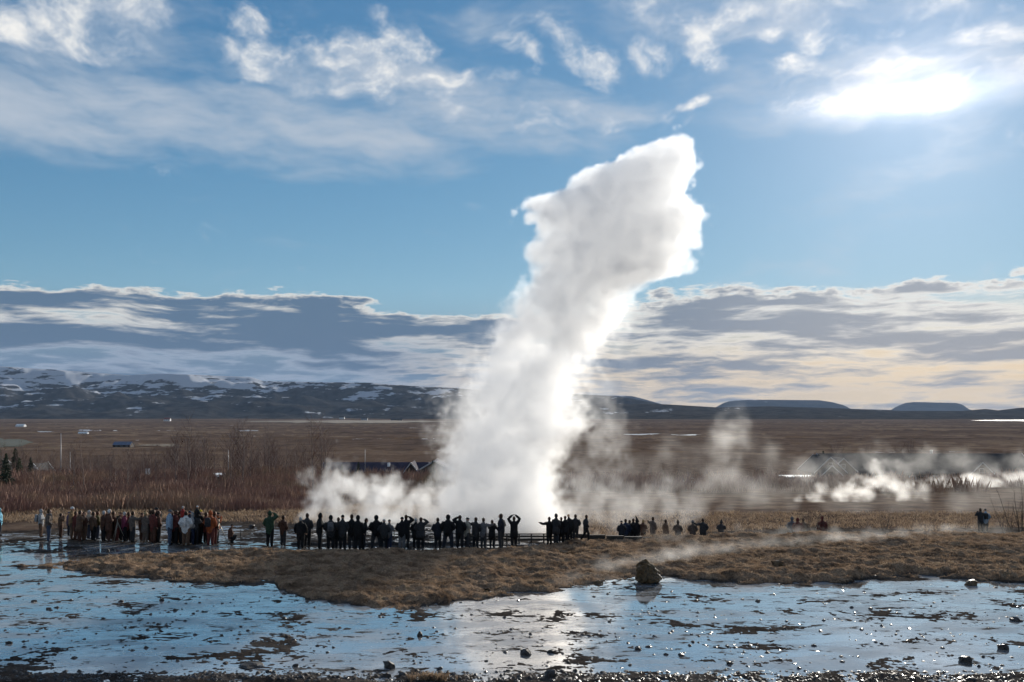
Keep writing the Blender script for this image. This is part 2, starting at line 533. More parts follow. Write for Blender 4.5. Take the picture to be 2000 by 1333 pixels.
def build_water():
    """thin film of hot spring water lying on the flat and running down behind the spit"""
    th = np.radians(np.linspace(-40, 40, 140))
    rr = np.concatenate([np.linspace(23.0, 76, 150)])
    A, B = np.meshgrid(th, rr)
    x = B * np.sin(A); y = B * np.cos(A)
    z, d, t_ = zbase(x.ravel(), y.ravel())
    back = 5.8 - 5.8 * sstep(d, 0.5, 24.5)
    z = z - back
    z = z - 0.35 * sstep(d, 60, 66) * sstep(t_, 0.3, 0.0) - 0.3 * sstep(d, 66, 75)
    v = np.stack([x.ravel(), y.ravel(), z], 1)
    nr, nc = A.shape
    i = np.arange(nr * nc).reshape(nr, nc)
    f = np.stack([i[:-1, :-1], i[:-1, 1:], i[1:, 1:], i[1:, :-1]], -1).reshape(-1, 4)[:, ::-1]
    me = mesh_np('water', v, f, True)
    m, t, b = new_mat('spring_water')
    p = obj_pos(t)
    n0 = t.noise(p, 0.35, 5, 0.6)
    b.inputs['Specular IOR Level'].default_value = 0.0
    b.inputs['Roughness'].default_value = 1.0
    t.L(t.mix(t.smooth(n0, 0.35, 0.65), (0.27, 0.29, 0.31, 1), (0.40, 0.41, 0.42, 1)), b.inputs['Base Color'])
    r1 = t.noise(t.mapping(p, (0, 0, 0), (0, 0, R(8)), (1.0, 1.7, 1)), 1.8, 4, 0.6)
    r2 = t.noise(t.mapping(p, (0, 0, 0), (0, 0, R(-6)), (1.0, 1.4, 1)), 11.0, 4, 0.65)
    calm = t.smooth(t.noise(t.mapping(p, (0, 0, 0), (0, 0, 0), (1.0, 1.6, 1)), 0.22, 5, 0.65), 0.42, 0.66)
    hgt = t.m('ADD', t.m('MULTIPLY', r1, 0.07), t.m('MULTIPLY', r2, t.lin(calm, 0, 1, 0.02, 0.07)))
    bn = t.n.new('ShaderNodeBump'); bn.inputs['Distance'].default_value = 0.011
    t.L(hgt, bn.inputs['Height'])
    gl = t.n.new('ShaderNodeBsdfGlossy'); gl.distribution = 'BECKMANN'
    gl.inputs['Roughness'].default_value = 0.06
    gl.inputs['Color'].default_value = (0.82, 0.78, 0.74, 1)
    t.L(bn.outputs[0], gl.inputs['Normal'])
    fr = t.n.new('ShaderNodeFresnel'); fr.inputs['IOR'].default_value = 1.33
    mx = t.n.new('ShaderNodeMixShader')
    damp = t.smooth(t.noise(t.mapping(p, (2, 8, 0), (0, 0, R(3)), (1.0, 2.2, 1)), 0.30, 6, 0.66), 0.36, 0.66, 0.95, 0.30)
    t.L(t.m('MULTIPLY', fr.outputs[0], damp), mx.inputs[0]); t.L(b.outputs[0], mx.inputs[1]); t.L(gl.outputs[0], mx.inputs[2])
    # the film breaks over every small rise of the sinter below it
    k1 = t.noise(t.mapping(p, (0, 0, 0), (0, 0, R(5)), (1.0, 2.1, 1)), 1.1, 9, 0.70)
    k2 = t.noise(t.mapping(p, (4, 1, 0), (0, 0, R(-4)), (1.0, 1.8, 1)), 0.17, 4, 0.6)
    sx_, sy_, sz_ = t.sep(p)
    thr = t.m('ADD', t.lin(k2, 0.3, 0.7, 0.67, 0.53), t.smooth(sy_, 43.0, 49.0, 0.0, -0.10))
    brk = t.smooth(t.m('SUBTRACT', k1, thr), -0.030, 0.030)
    mud = t.n.new('ShaderNodeBsdfDiffuse')
    t.L(t.mix(t.smooth(r2, .35, .65), (0.045, 0.040, 0.036, 1), (0.125, 0.112, 0.10, 1)), mud.inputs['Color'])
    b2 = t.n.new('ShaderNodeBump'); b2.inputs['Distance'].default_value = 0.025
    t.L(k1, b2.inputs['Height']); t.L(b2.outputs[0], mud.inputs['Normal'])
    m3 = t.n.new('ShaderNodeMixShader')
    t.L(brk, m3.inputs[0]); t.L(mx.outputs[0], m3.inputs[1]); t.L(mud.outputs[0], m3.inputs[2])
    t.L(m3.outputs[0], t.n['Material Output'].inputs[0])
    o = link('water', me, m)
    tag(o, kind='structure')
    return o


def ridge(name, pts, dfoot, dcrest, dback, mat, seed, ncol=420, nrow=60, zfoot=-60, rough=1.0, cliff=0.55, prow=0.0):
    """a range of hills: crest line from (px, py) at depth dcrest, foot nearer, falling away behind"""
    pxs = np.linspace(pts[0][0], pts[-1][0], ncol)
    cy = np.interp(pxs, *zip(*pts))
    zc = H + (HY - cy) / F * dcrest
    s = np.linspace(0, 1.35, nrow)
    Sg, Pg = np.meshgrid(s, pxs, indexing='ij')
    Zc = np.broadcast_to(zc, Sg.shape)
    D = np.where(Sg <= 1, dfoot + (dcrest - dfoot) * Sg, dcrest + (dback - dcrest) * (Sg - 1) / 0.35)
    X = (Pg - 1000) / F * D
    n = fbm(X / 900.0, D / 700.0, 5, seed, 0.55)
    n2 = 1 - np.abs(fbm(X / 420.0, D / 900.0, 4, seed + 5)) * 2
    q = Sg + 0.10 * n * rough
    prof = 0.30 * sstep(q, 0.0, cliff) + 0.70 * sstep(q, cliff - 0.1, 0.97)
    prof = np.where(Sg > 1, 1 - 0.9 * sstep(Sg, 1.03, 1.35), prof)
    hgt = np.maximum(Zc - zfoot, 2.0)
    Z = zfoot + hgt * prof
    mid = np.sin(np.clip(Sg, 0, 1) * np.pi) ** 0.7
    Z = Z + (0.10 * n * hgt + 0.045 * n2 * hgt) * mid * rough
    Z = np.where(Sg <= 1.0, np.minimum(Z, H + (Zc - H) * (D / dcrest) ** 1.0), Z)
    Z[0] = zfoot - 12
    Z[-1] = zfoot - 12
    v = np.stack([X.ravel(), D.ravel(), Z.ravel()], 1)
    i = np.arange(v.shape[0]).reshape(Sg.shape)
    f = np.stack([i[:-1, :-1], i[:-1, 1:], i[1:, 1:], i[1:, :-1]], -1).reshape(-1, 4)
    me = mesh_np(name, v, f, True)
    o = link(name, me, mat)
    tag(o, kind='structure')
    return o


def hill_mat(name, rock, snow_lo, snow_hi, scale=1.0, amount=0.55):
    m, t, b = new_mat(name)
    p = obj_pos(t)
    x, y, z = t.sep(p)
    n1 = t.noise(t.mapping(p, (0, 0, 0), (0, 0, R(20)), (0.0026 * scale, 0.0011 * scale, 0.010 * scale)), 1.0, 8, 0.66)
    n2 = t.noise(t.mapping(p, (5, 5, 0), (0, 0, 0), (0.0009 * scale, 0.0006 * scale, 0.012 * scale)), 1.0, 6, 0.62)
    hgt = t.smooth(z, snow_lo, snow_hi, 0.0, 0.16)
    s = t.m('ADD', t.m('ADD', t.m('MULTIPLY', n1, 0.55), t.m('MULTIPLY', n2, 0.45)), hgt)
    sf = t.smooth(s, amount, amount + 0.035)
    nr = t.noise(p, 0.006 * scale, 6, 0.65)
    rc = t.mix(t.smooth(nr, 0.35, 0.65), tuple(c * 0.6 for c in rock) + (1,), tuple(c * 1.3 for c in rock) + (1,))
    t.L(t.mix(t.m('MULTIPLY', sf, 0.9), rc, (0.52, 0.54, 0.58, 1)), b.inputs['Base Color'])
    b.inputs['Roughness'].default_value = 0.95
    b.inputs['Specular IOR Level'].default_value = 0.0
    return m


def build_far():
    hm = hill_mat('snowy_rock', (0.046, 0.045, 0.045), -60, 420, 1.9, 0.585)
    tm = hill_mat('table_rock', (0.05, 0.048, 0.05), 60, 330, 0.4, 0.60)
    dm = hill_mat('dark_hill_rock', (0.048, 0.042, 0.036), -60, 240, 1.8, 0.605)
    ridge('hills', [(-1500, 735), (-700, 705), (-300, 712), (0, 716), (100, 722), (250, 733), (310, 730), (400, 733), (490, 737), (515, 745), (650, 747), (730, 748), (800, 754),
                    (870, 757), (960, 764), (1080, 768), (1180, 773), (1230, 778), (1290, 790), (1380, 797), (1450, 803)], 5600, 9200, 11500, hm, 5, 620, 90, -57)
    ridge('foothills', [(1120, 800), (1180, 789), (1300, 790), (1400, 796), (1500, 794), (1640, 798), (1760, 803), (1880, 803), (1925, 799), (1950, 802), (1990, 797), (2100, 794), (2600, 790), (3200, 800)],
          5200, 7200, 9000, dm, 15, 420, 50, -56)
    ridge('table_mountain', [(1100, 776), (1150, 771), (1235, 774), (1262, 781), (1300, 792), (1330, 800)], 15500, 17000, 19000, tm, 25, 120, 40, -64, 0.5, 0.35)
    ridge('table_mountain', [(1385, 801), (1398, 796), (1412, 788), (1430, 782.5), (1470, 781), (1600, 782), (1626, 786), (1648, 792), (1662, 799), (1740, 801)], 15500, 17000, 19000, tm, 26, 140, 40, -64, 0.5, 0.35)
    ridge('table_mountain', [(1725, 804), (1740, 801), (1752, 794), (1768, 787.5), (1785, 785.5), (1868, 787.5), (1880, 791), (1893, 800), (1905, 803)], 17500, 19000, 21000, tm, 27, 120, 40, -64, 0.4, 0.3)
    # pale strips on the plain: lakes, ice and straw fields
    wm, t, b = new_mat('still_water')
    b.inputs['Base Color'].default_value = (0.3, 0.34, 0.4, 1)
    b.inputs['Roughness'].default_value = 0.25
    p = obj_pos(t)
    sm, t, b = new_mat('ice_and_snow')
    t.L(t.mix(t.noise(obj_pos(t), 0.02, 5, 0.6), (0.22, 0.23, 0.25, 1), (0.55, 0.56, 0.58, 1)), b.inputs['Base Color'])
    fm, t, b = new_mat('straw_field')
    t.L(t.mix(t.noise(t.mapping(obj_pos(t), (0, 0, 0), (0, 0, 0), (0.004, 0.012, 1)), 1, 6, 0.6), (0.08, 0.056, 0.032, 1), (0.18, 0.13, 0.078, 1)), b.inputs['Base Color'])
    b.inputs['Roughness'].default_value = 0.95
    gm, t, b = new_mat('green_field')
    t.L(t.mix(t.noise(t.mapping(obj_pos(t), (0, 0, 0), (0, 0, 0), (0.01, 0.02, 1)), 1, 6, 0.6), (0.020, 0.026, 0.012, 1), (0.042, 0.046, 0.022, 1)), b.inputs['Base Color'])
    b.inputs['Roughness'].default_value = 0.95

    def patch(name, mat, px0, px1, y0, y1, seed, lift=0.6):
        """flat strip on the plain between the ground rows y0 (far) and y1 (near)"""
        dd = np.geomspace(150, 20000, 4000)
        zz = np.interp(dd, _RD, _RZ)
        py = HY + (H - zz) / dd * F
        o_ = np.argsort(py)
        da = float(np.interp(y0, py[o_], dd[o_])); db = float(np.interp(y1, py[o_], dd[o_]))
        n = 40
        ss = np.linspace(0, 1, n)
        prof = np.sin(ss * np.pi) ** 0.9 * (0.75 + 0.5 * fbm(ss * 7, ss * 0 + seed, 3, seed))
        pxx = px0 + (px1 - px0) * ss
        dm_ = (da + db) / 2
        hw = (da - db) / 2 * prof
        dfar = dm_ + hw; dnear = dm_ - hw
        rows = 7
        vs = []
        for k in range(rows):
            dk = dnear + (dfar - dnear) * k / (rows - 1)
            xk = (pxx - 1000) / F * dk
            zk = ground_z(xk, dk)[0] + lift
            vs.append(np.stack([xk, dk, zk], 1))
        i = np.arange(rows * n).reshape(rows, n)
        f = np.stack([i[:-1, :-1], i[:-1, 1:], i[1:, 1:], i[1:, :-1]], -1).reshape(-1, 4)
        o = link(name, mesh_np(name, np.concatenate(vs), f, True), mat)
        tag(o, kind='structure')
    patch('lake', sm, 1895, 2300, 820.5, 824.5, 1, 2.0)
    patch('pond', sm, 466, 505, 841.0, 843.5, 2)
    patch('river', sm, 1212, 1292, 848.0, 850.0, 3)
    patch('river', sm, 1310, 1370, 849.5, 851.2, 4)
    patch('river', sm, 1300, 1362, 812.0, 814.0, 5, 2.0)
    patch('field', fm, 470, 900, 821, 829, 6, 1.5)
    patch('field', fm, 250, 360, 869, 873, 7)
    patch('field', fm, 620, 830, 812, 815, 16, 2.5)
    patch('field', fm, 1180, 1500, 817, 819, 17, 2.5)
    patch('field', gm, -250, 66, 850, 885, 8)
    patch('snow_strip', sm, 150, 182, 840, 843.5, 9)
    patch('snow_strip', sm, 72, 106, 843, 846, 10)


build_ground()
build_water()
build_far()
print('land', round(time.time() - T0, 1))

# ------------------------------------------------------------------ generic mesh bits
class MB:
    """collects vertices and faces (tris or quads) for one mesh"""
    def __init__(s):
        s.v = []; s.f = []; s.mi = []

    def add(s, vs, fs, mi=0):
        o = len(s.v)
        s.v.extend(vs)
        s.f.extend([tuple(i + o for i in f) for f in fs])
        s.mi.extend([mi] * len(fs))

    def box(s, c, size, rz=0.0, mi=0, taper=1.0):
        cx, cy, cz = c; sx, sy, sz = (q / 2 for q in size)
        ca, sa = math.cos(rz), math.sin(rz)
        vs = []
        for z in (-1, 1):
            k = 1.0 if z < 0 else taper
            for (x, y) in ((-1, -1), (1, -1), (1, 1), (-1, 1)):
                a, b = x * sx * k, y * sy * k
                vs.append((cx + a * ca - b * sa, cy + a * sa + b * ca, cz + z * sz))
        s.add(vs, [(0, 3, 2, 1), (4, 5, 6, 7), (0, 1, 5, 4), (1, 2, 6, 5), (2, 3, 7, 6), (3, 0, 4, 7)], mi)

    def tube(s, pts, radii, n=6, mi=0, cap=True, ell=None):
        """ell: (rx, ry) factors of the ring, x across / y along world Y as far as possible"""
        pts = [Vector(p) for p in pts]
        o = len(s.v)
        prev = None
        for i, p in enumerate(pts):
            d = (pts[min(i + 1, len(pts) - 1)] - pts[max(i - 1, 0)])
            if d.length < 1e-6: d = Vector((0, 0, 1))
            d.normalize()
            ref = Vector((0, 1, 0)) if abs(d.y) < 0.9 else Vector((0, 0, 1))
            u = ref.cross(d).normalized() if prev is None else (prev - d * prev.dot(d)).normalized()
            w = d.cross(u)
            prev = u
            r = radii[i]
            rx, ry = r if isinstance(r, tuple) else (r, r)
            for k in range(n):
                a = 2 * math.pi * k / n
                q = p + u * (rx * math.cos(a)) + w * (ry * math.sin(a))
                s.v.append(tuple(q))
        for i in range(len(pts) - 1):
            for k in range(n):
                a = o + i * n + k; b = o + i * n + (k + 1) % n
                s.f.append((a, b, b + n, a + n)); s.mi.append(mi)
        if cap:
            s.f.append(tuple(o + k for k in reversed(range(n)))); s.mi.append(mi)
            e = o + (len(pts) - 1) * n
            s.f.append(tuple(e + k for k in range(n))); s.mi.append(mi)

    def prism(s, poly, axis, depth, mi=0):
        """extrude a polygon given as 3-D points along vector axis*depth"""
        n = len(poly)
        d = Vector(axis) * depth
        vs = [tuple(Vector(p)) for p in poly] + [tuple(Vector(p) + d) for p in poly]
        fs = [tuple(reversed(range(n))), tuple(range(n, 2 * n))] + [(k, (k + 1) % n, n + (k + 1) % n, n + k) for k in range(n)]
        s.add(vs, fs, mi)

    def mesh(s, name, smooth=False):
        me = bpy.data.meshes.new(name)
        me.from_pydata(s.v, [], s.f)
        if any(s.mi):
            me.polygons.foreach_set('material_index', s.mi)
        if smooth:
            me.polygons.foreach_set('use_smooth', [True] * len(s.f))
        me.update()
        return me

    def build(s, name, mat, parent=None, smooth=False):
        return link(name, s.mesh(name, smooth), mat, parent)


def lump_mesh(name, seed, sub=3, amp=0.35, flat=0.6, blocky=0.0):
    """a weathered stone"""
    bm = bmesh.new()
    bmesh.ops.create_icosphere(bm, subdivisions=sub, radius=1.0)
    rs = random.Random(seed)
    planes = [(Vector((rs.uniform(-1, 1), rs.uniform(-1, 1), rs.uniform(-.4, 1))).normalized(), rs.uniform(0.55, 0.9)) for _ in range(9)]
    for v in bm.verts:
        p = v.co.copy()
        if blocky:
            m = max(abs(p.x), abs(p.y), abs(p.z))
            p = p.lerp(p / m * 0.8, blocky)
        for n, d in planes:
            q = p.dot(n)
            if q > d:
                p -= n * (q - d)
        k = float(gnoise(np.array([p.x * 1.7 + seed]), np.array([p.y * 1.7 + p.z * 2.3]), seed)[0]) * amp + float(gnoise(np.array([p.x * 5 + seed]), np.array([p.y * 5 - p.z * 4]), seed + 3)[0]) * amp * 0.3
        p *= 1 + k
        p.z *= flat
        v.co = p
    me = bpy.data.meshes.new(name)
    bm.to_mesh(me); bm.free()
    return me


# ------------------------------------------------------------------ stones and gravel
ROCK = None


def rock_mat(name, a, b_, rough=0.55):
    m, t, b = new_mat(name)
    p = obj_pos(t)
    n = t.noise(p, 9.0, 6, 0.65)
    t.L(t.mix(t.smooth(n, 0.3, 0.7), a + (1,), b_ + (1,)), b.inputs['Base Color'])
    t.L(t.smooth(t.noise(p, 3.0, 3), 0.4, 0.6, rough - 0.2, rough + 0.25), b.inputs['Roughness'])
    b.inputs['Specular IOR Level'].default_value = 0.3
    bump(t, b, t.noise(p, 40.0, 4, 0.7), 0.01)
    return m


def flat_d(py):
    return H * F / (py - HY)


def build_rocks():
    dark = rock_mat('wet_basalt', (0.022, 0.018, 0.015), (0.07, 0.058, 0.05), 0.42)
    tan = rock_mat('sinter_rock', (0.042, 0.027, 0.013), (0.15, 0.095, 0.045), 0.6)
    kinds = [lump_mesh('stone', i, 2, 0.35, 0.62, 0.35 if i % 2 else 0.0) for i in range(7)]
    # (px, py of foot, width px, height px, label)
    big = [
        (1027, 1280, 27, 14, 'dark flat-topped block lying in the wet flat below the grass spit', 3),
        (1074, 1326, 34, 22, 'large dark square stone at the bottom edge near the centre', 1),
        (1076, 1276, 18, 9, 'small flat stone just beside the dark flat-topped block', 0),
        (760, 1306, 31, 18, 'rounded dark stone in blue water left of bottom centre', 2),
        (755, 1324, 18, 12, 'small dark stone directly below the rounded dark stone', 4),
        (788, 1322, 20, 10, 'low dark stone between the rounded stone and the grass tuft', 5),
        (826, 1324, 26, 14, 'dark stone beside the dry grass tuft at the bottom edge', 3),
        (820, 1243, 12, 13, 'upright pointed stone standing alone in the blue water', 6),
        (1887, 1294, 32, 15, 'wide dark stone in the bright glittering water', 1),
        (1962, 1269, 22, 13, 'dark stone behind the wide stone in the glittering water', 2),
        (1988, 1214, 24, 10, 'flat dark stone at the edge of the picture in glittering water', 5),
        (1247, 1270, 16, 9, 'small square stone in grey reflecting water below the boulder', 3),
        (1170, 1141, 18, 9, 'brown lump on the shore just before the boulder', 4),
        (1900, 1144, 30, 15, 'dome shaped mossy lump at the water edge below the couple', 0),
        (1522, 1120, 28, 13, 'brown mossy lump on the grass beyond the boulder', 2),
        (315, 1174, 12, 10, 'round dark stone alone in blue water under the grass spit', 6),
        (491, 1031, 13, 9, 'dark rock behind the left crowd beside the crouching person', 0),
        (210, 1080, 8, 12, 'upright stone in front of the left crowd at the tripod', 6),
        (54, 1078, 17, 7, 'flat dark rock in the mud near the left edge', 5),
        (490, 1305, 52, 9, 'long thin dark slab awash near the bottom edge', 5),
    ]
    for (px, py, w, h, lab, k) in big:
        d = flat_d(py)
        me = kinds[k].copy()
        o = link('stone', me, tan if 'mossy' in lab or 'brown' in lab else dark)
        x = (px - 1000) / F * d
        sx = w / F * d / 2; sz = h / F * d / 2 / 0.62
        o.location = (x, d + sx * .5, max(0.0, gz(x, d) if 'lump' in lab else 0.0) + sz * 0.22)
        o.scale = (sx * 1.05, sx * 0.9, sz * 1.25)
        o.rotation_euler = (0, 0, random.uniform(-.5, .5))
        tag(o, lab, 'stone', 'stones on the wet flat')
    small = [(690, 1306, 10), (949, 1292, 10), (858, 1307, 14), (1160, 1166, 8), (1268, 1264, 14), (1300, 1279, 12), (1330, 1280, 16), (1425, 1297, 18), (1295, 1326, 14), (1555, 1323, 20), (1645, 1293, 12),
             (300, 1150, 8), (138, 1173, 10), (66, 1176, 13), (95, 1190, 12), (236, 1176, 14), (18, 1257, 16), (145, 1286, 13), (128, 1312, 13), (92, 1318, 12), (190, 1330, 16), (440, 1296, 14), (576, 1302, 16),
             (400, 1314, 14), (525, 1312, 13), (259, 1291, 9), (20, 1298, 14), (60, 1268, 8), (620, 1262, 10), (640, 1275, 9), (550, 1240, 9), (1590, 1262, 12), (1722, 1258, 10), (1840, 1266, 10), (1480, 1175, 12), (1700, 1190, 14),
             (1350, 1240, 9), (1190, 1215, 12), (985, 1207, 9), (1420, 1262, 11), (1660, 1320, 12), (1790, 1325, 12), (975, 1328, 12), (1230, 1300, 10), (470, 1225, 8), (390, 1178, 8), (600, 1175, 10), (555, 1160, 12), (352, 1146, 8)]
    for i, (px, py, w) in enumerate(small):
        d = flat_d(py)
        o = link('stone', kinds[i % 7])
        if not kinds[i % 7].materials: kinds[i % 7].materials.append(dark)
        x = (px - 1000) / F * d
        s_ = w / F * d / 2
        o.location = (x, d, s_ * 0.12)
        o.scale = (s_, s_ * random.uniform(.7, 1), s_ * random.uniform(.6, 1.0))
        o.rotation_euler = (0, 0, random.uniform(0, 6))
        tag(o, 'small dark stone lying in the shallow water of the flat', 'stone', 'small stones strewn over the flat')
    # gravel nobody could count
    rs = np.random.default_rng(5)
    n = 5200
    py = 1125 + 215 * rs.random(n) ** 0.8
    px = -60 + 2120 * rs.random(n)
    d = H * F / (py - HY); x = (px - 1000) / F * d
    cl = fbm(x * 0.35, d * 0.6, 4, 31)
    zz, k, h = ground_z(x, d)
    keep = (k < 0.3) & ((cl + 0.35 * rs.standard_normal(n)) > 0.12)
    # a denser strip along the bank at the bottom
    px2 = -60 + 2120 * rs.random(2600); d2 = 24.0 + 1.1 * rs.random(2600) ** 1.5; x2 = (px2 - 1000) / F * d2
    z2 = ground_z(x2, d2)[0]
    x = np.concatenate([x[keep], x2]); d = np.concatenate([d[keep], d2]); zz = np.concatenate([zz[keep], z2])
    n = len(x)
    base = np.array([(1, 0, 0), (0.4, .9, 0), (-.75, .6, 0), (-.8, -.6, 0), (.35, -.95, 0), (.25, .3, .8), (-.35, -.1, .75)], np.float32)
    tri = np.array([(0, 1, 5), (1, 2, 5), (2, 6, 5), (2, 3, 6), (3, 4, 6), (4, 5, 6), (4, 0, 5)])
    sz = (0.02 + 0.075 * rs.random(n) ** 2.5)[:, None, None]
    a = rs.random(n) * 6.28
    ca, sa = np.cos(a)[:, None], np.sin(a)[:, None]
    jit = base[None] * (0.7 + 0.6 * rs.random((n, 7, 1)))
    vx = jit[..., 0] * ca - jit[..., 1] * sa; vy = (jit[..., 0] * sa + jit[..., 1] * ca) * .9
    V = np.stack([vx, vy, jit[..., 2] * (.4 + .5 * rs.random((n, 1)))], -1) * sz
    V += np.stack([x, d, np.maximum(zz, -0.004) - 0.004], -1)[:, None, :]
    Fc = tri[None] + (np.arange(n) * 7)[:, None, None]
    o = link('gravel', mesh_np('gravel', V.reshape(-1, 3), Fc.reshape(-1, 3)), dark)
    tag(o, 'dark wet gravel scattered over the flat', 'gravel', kind='stuff')
    # the standing boulder
    bm = bmesh.new()
    bmesh.ops.create_icosphere(bm, subdivisions=5, radius=1.0)
    for v in bm.verts:
        p = v.co.normalized()
        t_ = 0.5 + 0.5 * p.z
        ang = math.atan2(p.y, p.x)
        rr = math.sqrt(max(1 - p.z * p.z, 0)) ** 0.55
        wl = np.interp(t_, [0, .10, .25, .42, .60, .80, .92, 1], [.74, .66, .48, .40, .42, .40, .28, .10])    # left side: notch under the hooded top
        wr_ = np.interp(t_, [0, .10, .25, .42, .60, .80, .92, 1], [.66, .62, .56, .46, .36, .24, .12, .05])
        w = wl if p.x < 0 else wr_
        sm_ = 1 / (1 + math.exp(-p.x * 6)); w = wl * (1 - sm_) + wr_ * sm_
        x_ = math.cos(ang) * w * rr - 0.10 * t_
        y_ = math.sin(ang) * w * .85 * rr
        z_ = (t_ ** .9) * 0.98
        k = float(fbm(np.array([x_ * 2.6 + y_ + 3]), np.array([z_ * 2.2 + y_ * 2]), 4, 8)[0])
        cr = abs(float(fbm(np.array([x_ * 3.2 + 9]), np.array([z_ * 1.1 + y_ * 3]), 3, 18)[0]))
        f_ = 1 + 0.22 * k - 0.30 * max(0, .22 - cr)
        v.co = (x_ * f_, y_ * f_, z_ * (1 + 0.08 * k))
    me = bpy.data.meshes.new('boulder')
    bm.to_mesh(me); bm.free()
    o = link('boulder', me, tan)
    d = flat_d(1141)
    o.location = ((1270 - 1000) / F * d, d + .4, -0.04)
    o.scale = (1.12, 1.1, 1.0)
    tag(o, 'knobbly brown boulder standing alone at the edge of the shallow water', 'boulder')


# ------------------------------------------------------------------ grass
def blades(name, x, y, z, rs, nb, h, w, mat, lean=0.5, spread=0.12):
    """n tufts of nb tapering blades each"""
    n = len(x)
    N = n * nb
    X = np.repeat(x, nb) + rs.normal(0, spread, N); Y = np.repeat(y, nb) + rs.normal(0, spread, N); Z = np.repeat(z, nb)
    hh = np.repeat(h, nb) * (0.6 + 0.8 * rs.random(N)); ww = w * (0.6 + 0.8 * rs.random(N))
    a = rs.random(N) * 6.283; b = rs.random(N) * 6.283
    ln = lean * rs.random(N)
    ux, uy = np.cos(a) * ww, np.sin(a) * ww
    tx, ty = np.cos(b) * ln * hh, np.sin(b) * ln * hh
    v = np.empty((N, 4, 3), np.float32)
    v[:, 0] = np.stack([X - ux, Y - uy, Z - 0.03], 1); v[:, 1] = np.stack([X + ux, Y + uy, Z - 0.03], 1)
    v[:, 2] = np.stack([X + tx * .4 + ux * .7, Y + ty * .4 + uy * .7, Z + hh * .6], 1)
    v[:, 3] = np.stack([X + tx, Y + ty, Z + hh], 1)
    i = (np.arange(N) * 4)[:, None]
    f = np.concatenate([i + np.array([[0, 1, 2]]), i + np.array([[0, 2, 3]])])
    return mesh_np(name, v.reshape(-1, 3), f)


def grass_mat(name, stops, scale=1.3):
    m, t, b = new_mat(name)
    p = obj_pos(t)
    n = t.noise(p, scale, 6, 0.7)
    n2 = t.noise(p, 25.0, 2, 0.6)
    t.L(t.ramp(t.m('ADD', n, t.m('MULTIPLY', t.m('SUBTRACT', n2, .5), .35)), stops), b.inputs['Base Color'])
    b.inputs['Roughness'].default_value = 0.75
    b.inputs['Specular IOR Level'].default_value = 0.25
    tl = t.n.new('ShaderNodeBsdfTranslucent'); mx = t.n.new('ShaderNodeMixShader')
    mx.inputs[0].default_value = 0.35
    t.L(b.inputs['Base Color'].links[0].from_socket, tl.inputs[0])
    t.L(b.outputs[0], mx.inputs[1]); t.L(tl.outputs[0], mx.inputs[2])
    t.L(mx.outputs[0], t.n['Material Output'].inputs[0])
    return m


def build_grass():
    gm = grass_mat('dry_grass', [(0.28, (0.10, 0.066, 0.043)), (0.42, (0.23, 0.155, 0.098)), (0.55, (0.37, 0.265, 0.175)), (0.68, (0.48, 0.37, 0.255)), (0.8, (0.20, 0.16, 0.09))])
    rs = np.random.default_rng(11)
    n = 80000
    d = 30 + 24 * rs.random(n); px = -50 + 2150 * rs.random(n); x = (px - 1000) / F * d
    z, k, h = ground_z(x, d)
    lum = fbm(x * 0.55, d * 0.55, 3, 3) + 0.5 * rs.standard_normal(n) * .5
    bare = fbm(x * 0.33, d * 0.5, 4, 71)
    keep = (k > 0.25) & (lum > -0.5) & (rs.random(n) < np.clip(0.75 + 1.6 * bare, 0.06, 1.0)) & (rs.random(n) < 0.35 + k * .65)
    x, d, z = x[keep], d[keep], z[keep]
    hh = 0.025 + 0.060 * np.clip(fbm(x * 1.2, d * 1.2, 3, 14) + 0.3, 0, 1)
    o = link('grass', blades('grass', x, d, z, rs, 5, hh, 0.010, gm, 1.2, 0.06), gm)
    tag(o, 'dry brown winter grass covering the low spit', 'grass', kind='stuff')
    n = 16000
    d = 58 + 32 * rs.random(n) ** 1.3; px = -60 + 2150 * rs.random(n); x = (px - 1000) / F * d
    z, k, h = ground_z(x, d)
    keep = h > 0.45
    x, d, z = x[keep], d[keep], z[keep]
    o = link('grass', blades('grass', x, d, z, rs, 5, 0.10 + 0.18 * rs.random(len(x)), 0.02, gm, 1.0, 0.2), gm)
    tag(o, 'rough brown grass on the ground behind the geyser basin', 'grass', kind='stuff')
    # one tuft at the bottom edge
    x = np.full(60, (850 - 1000) / F * 24.2) + rs.normal(0, .30, 60); d = 24.05 + rs.normal(0, .06, 60)
    o = link('grass_tuft', blades('grass_tuft', x, d, ground_z(x, d)[0], rs, 8, np.full(60, .16), 0.008, gm, 0.9, 0.05), gm)
    tag(o, 'tuft of pale dry grass on the bank at the bottom edge', 'grass', kind='stuff')


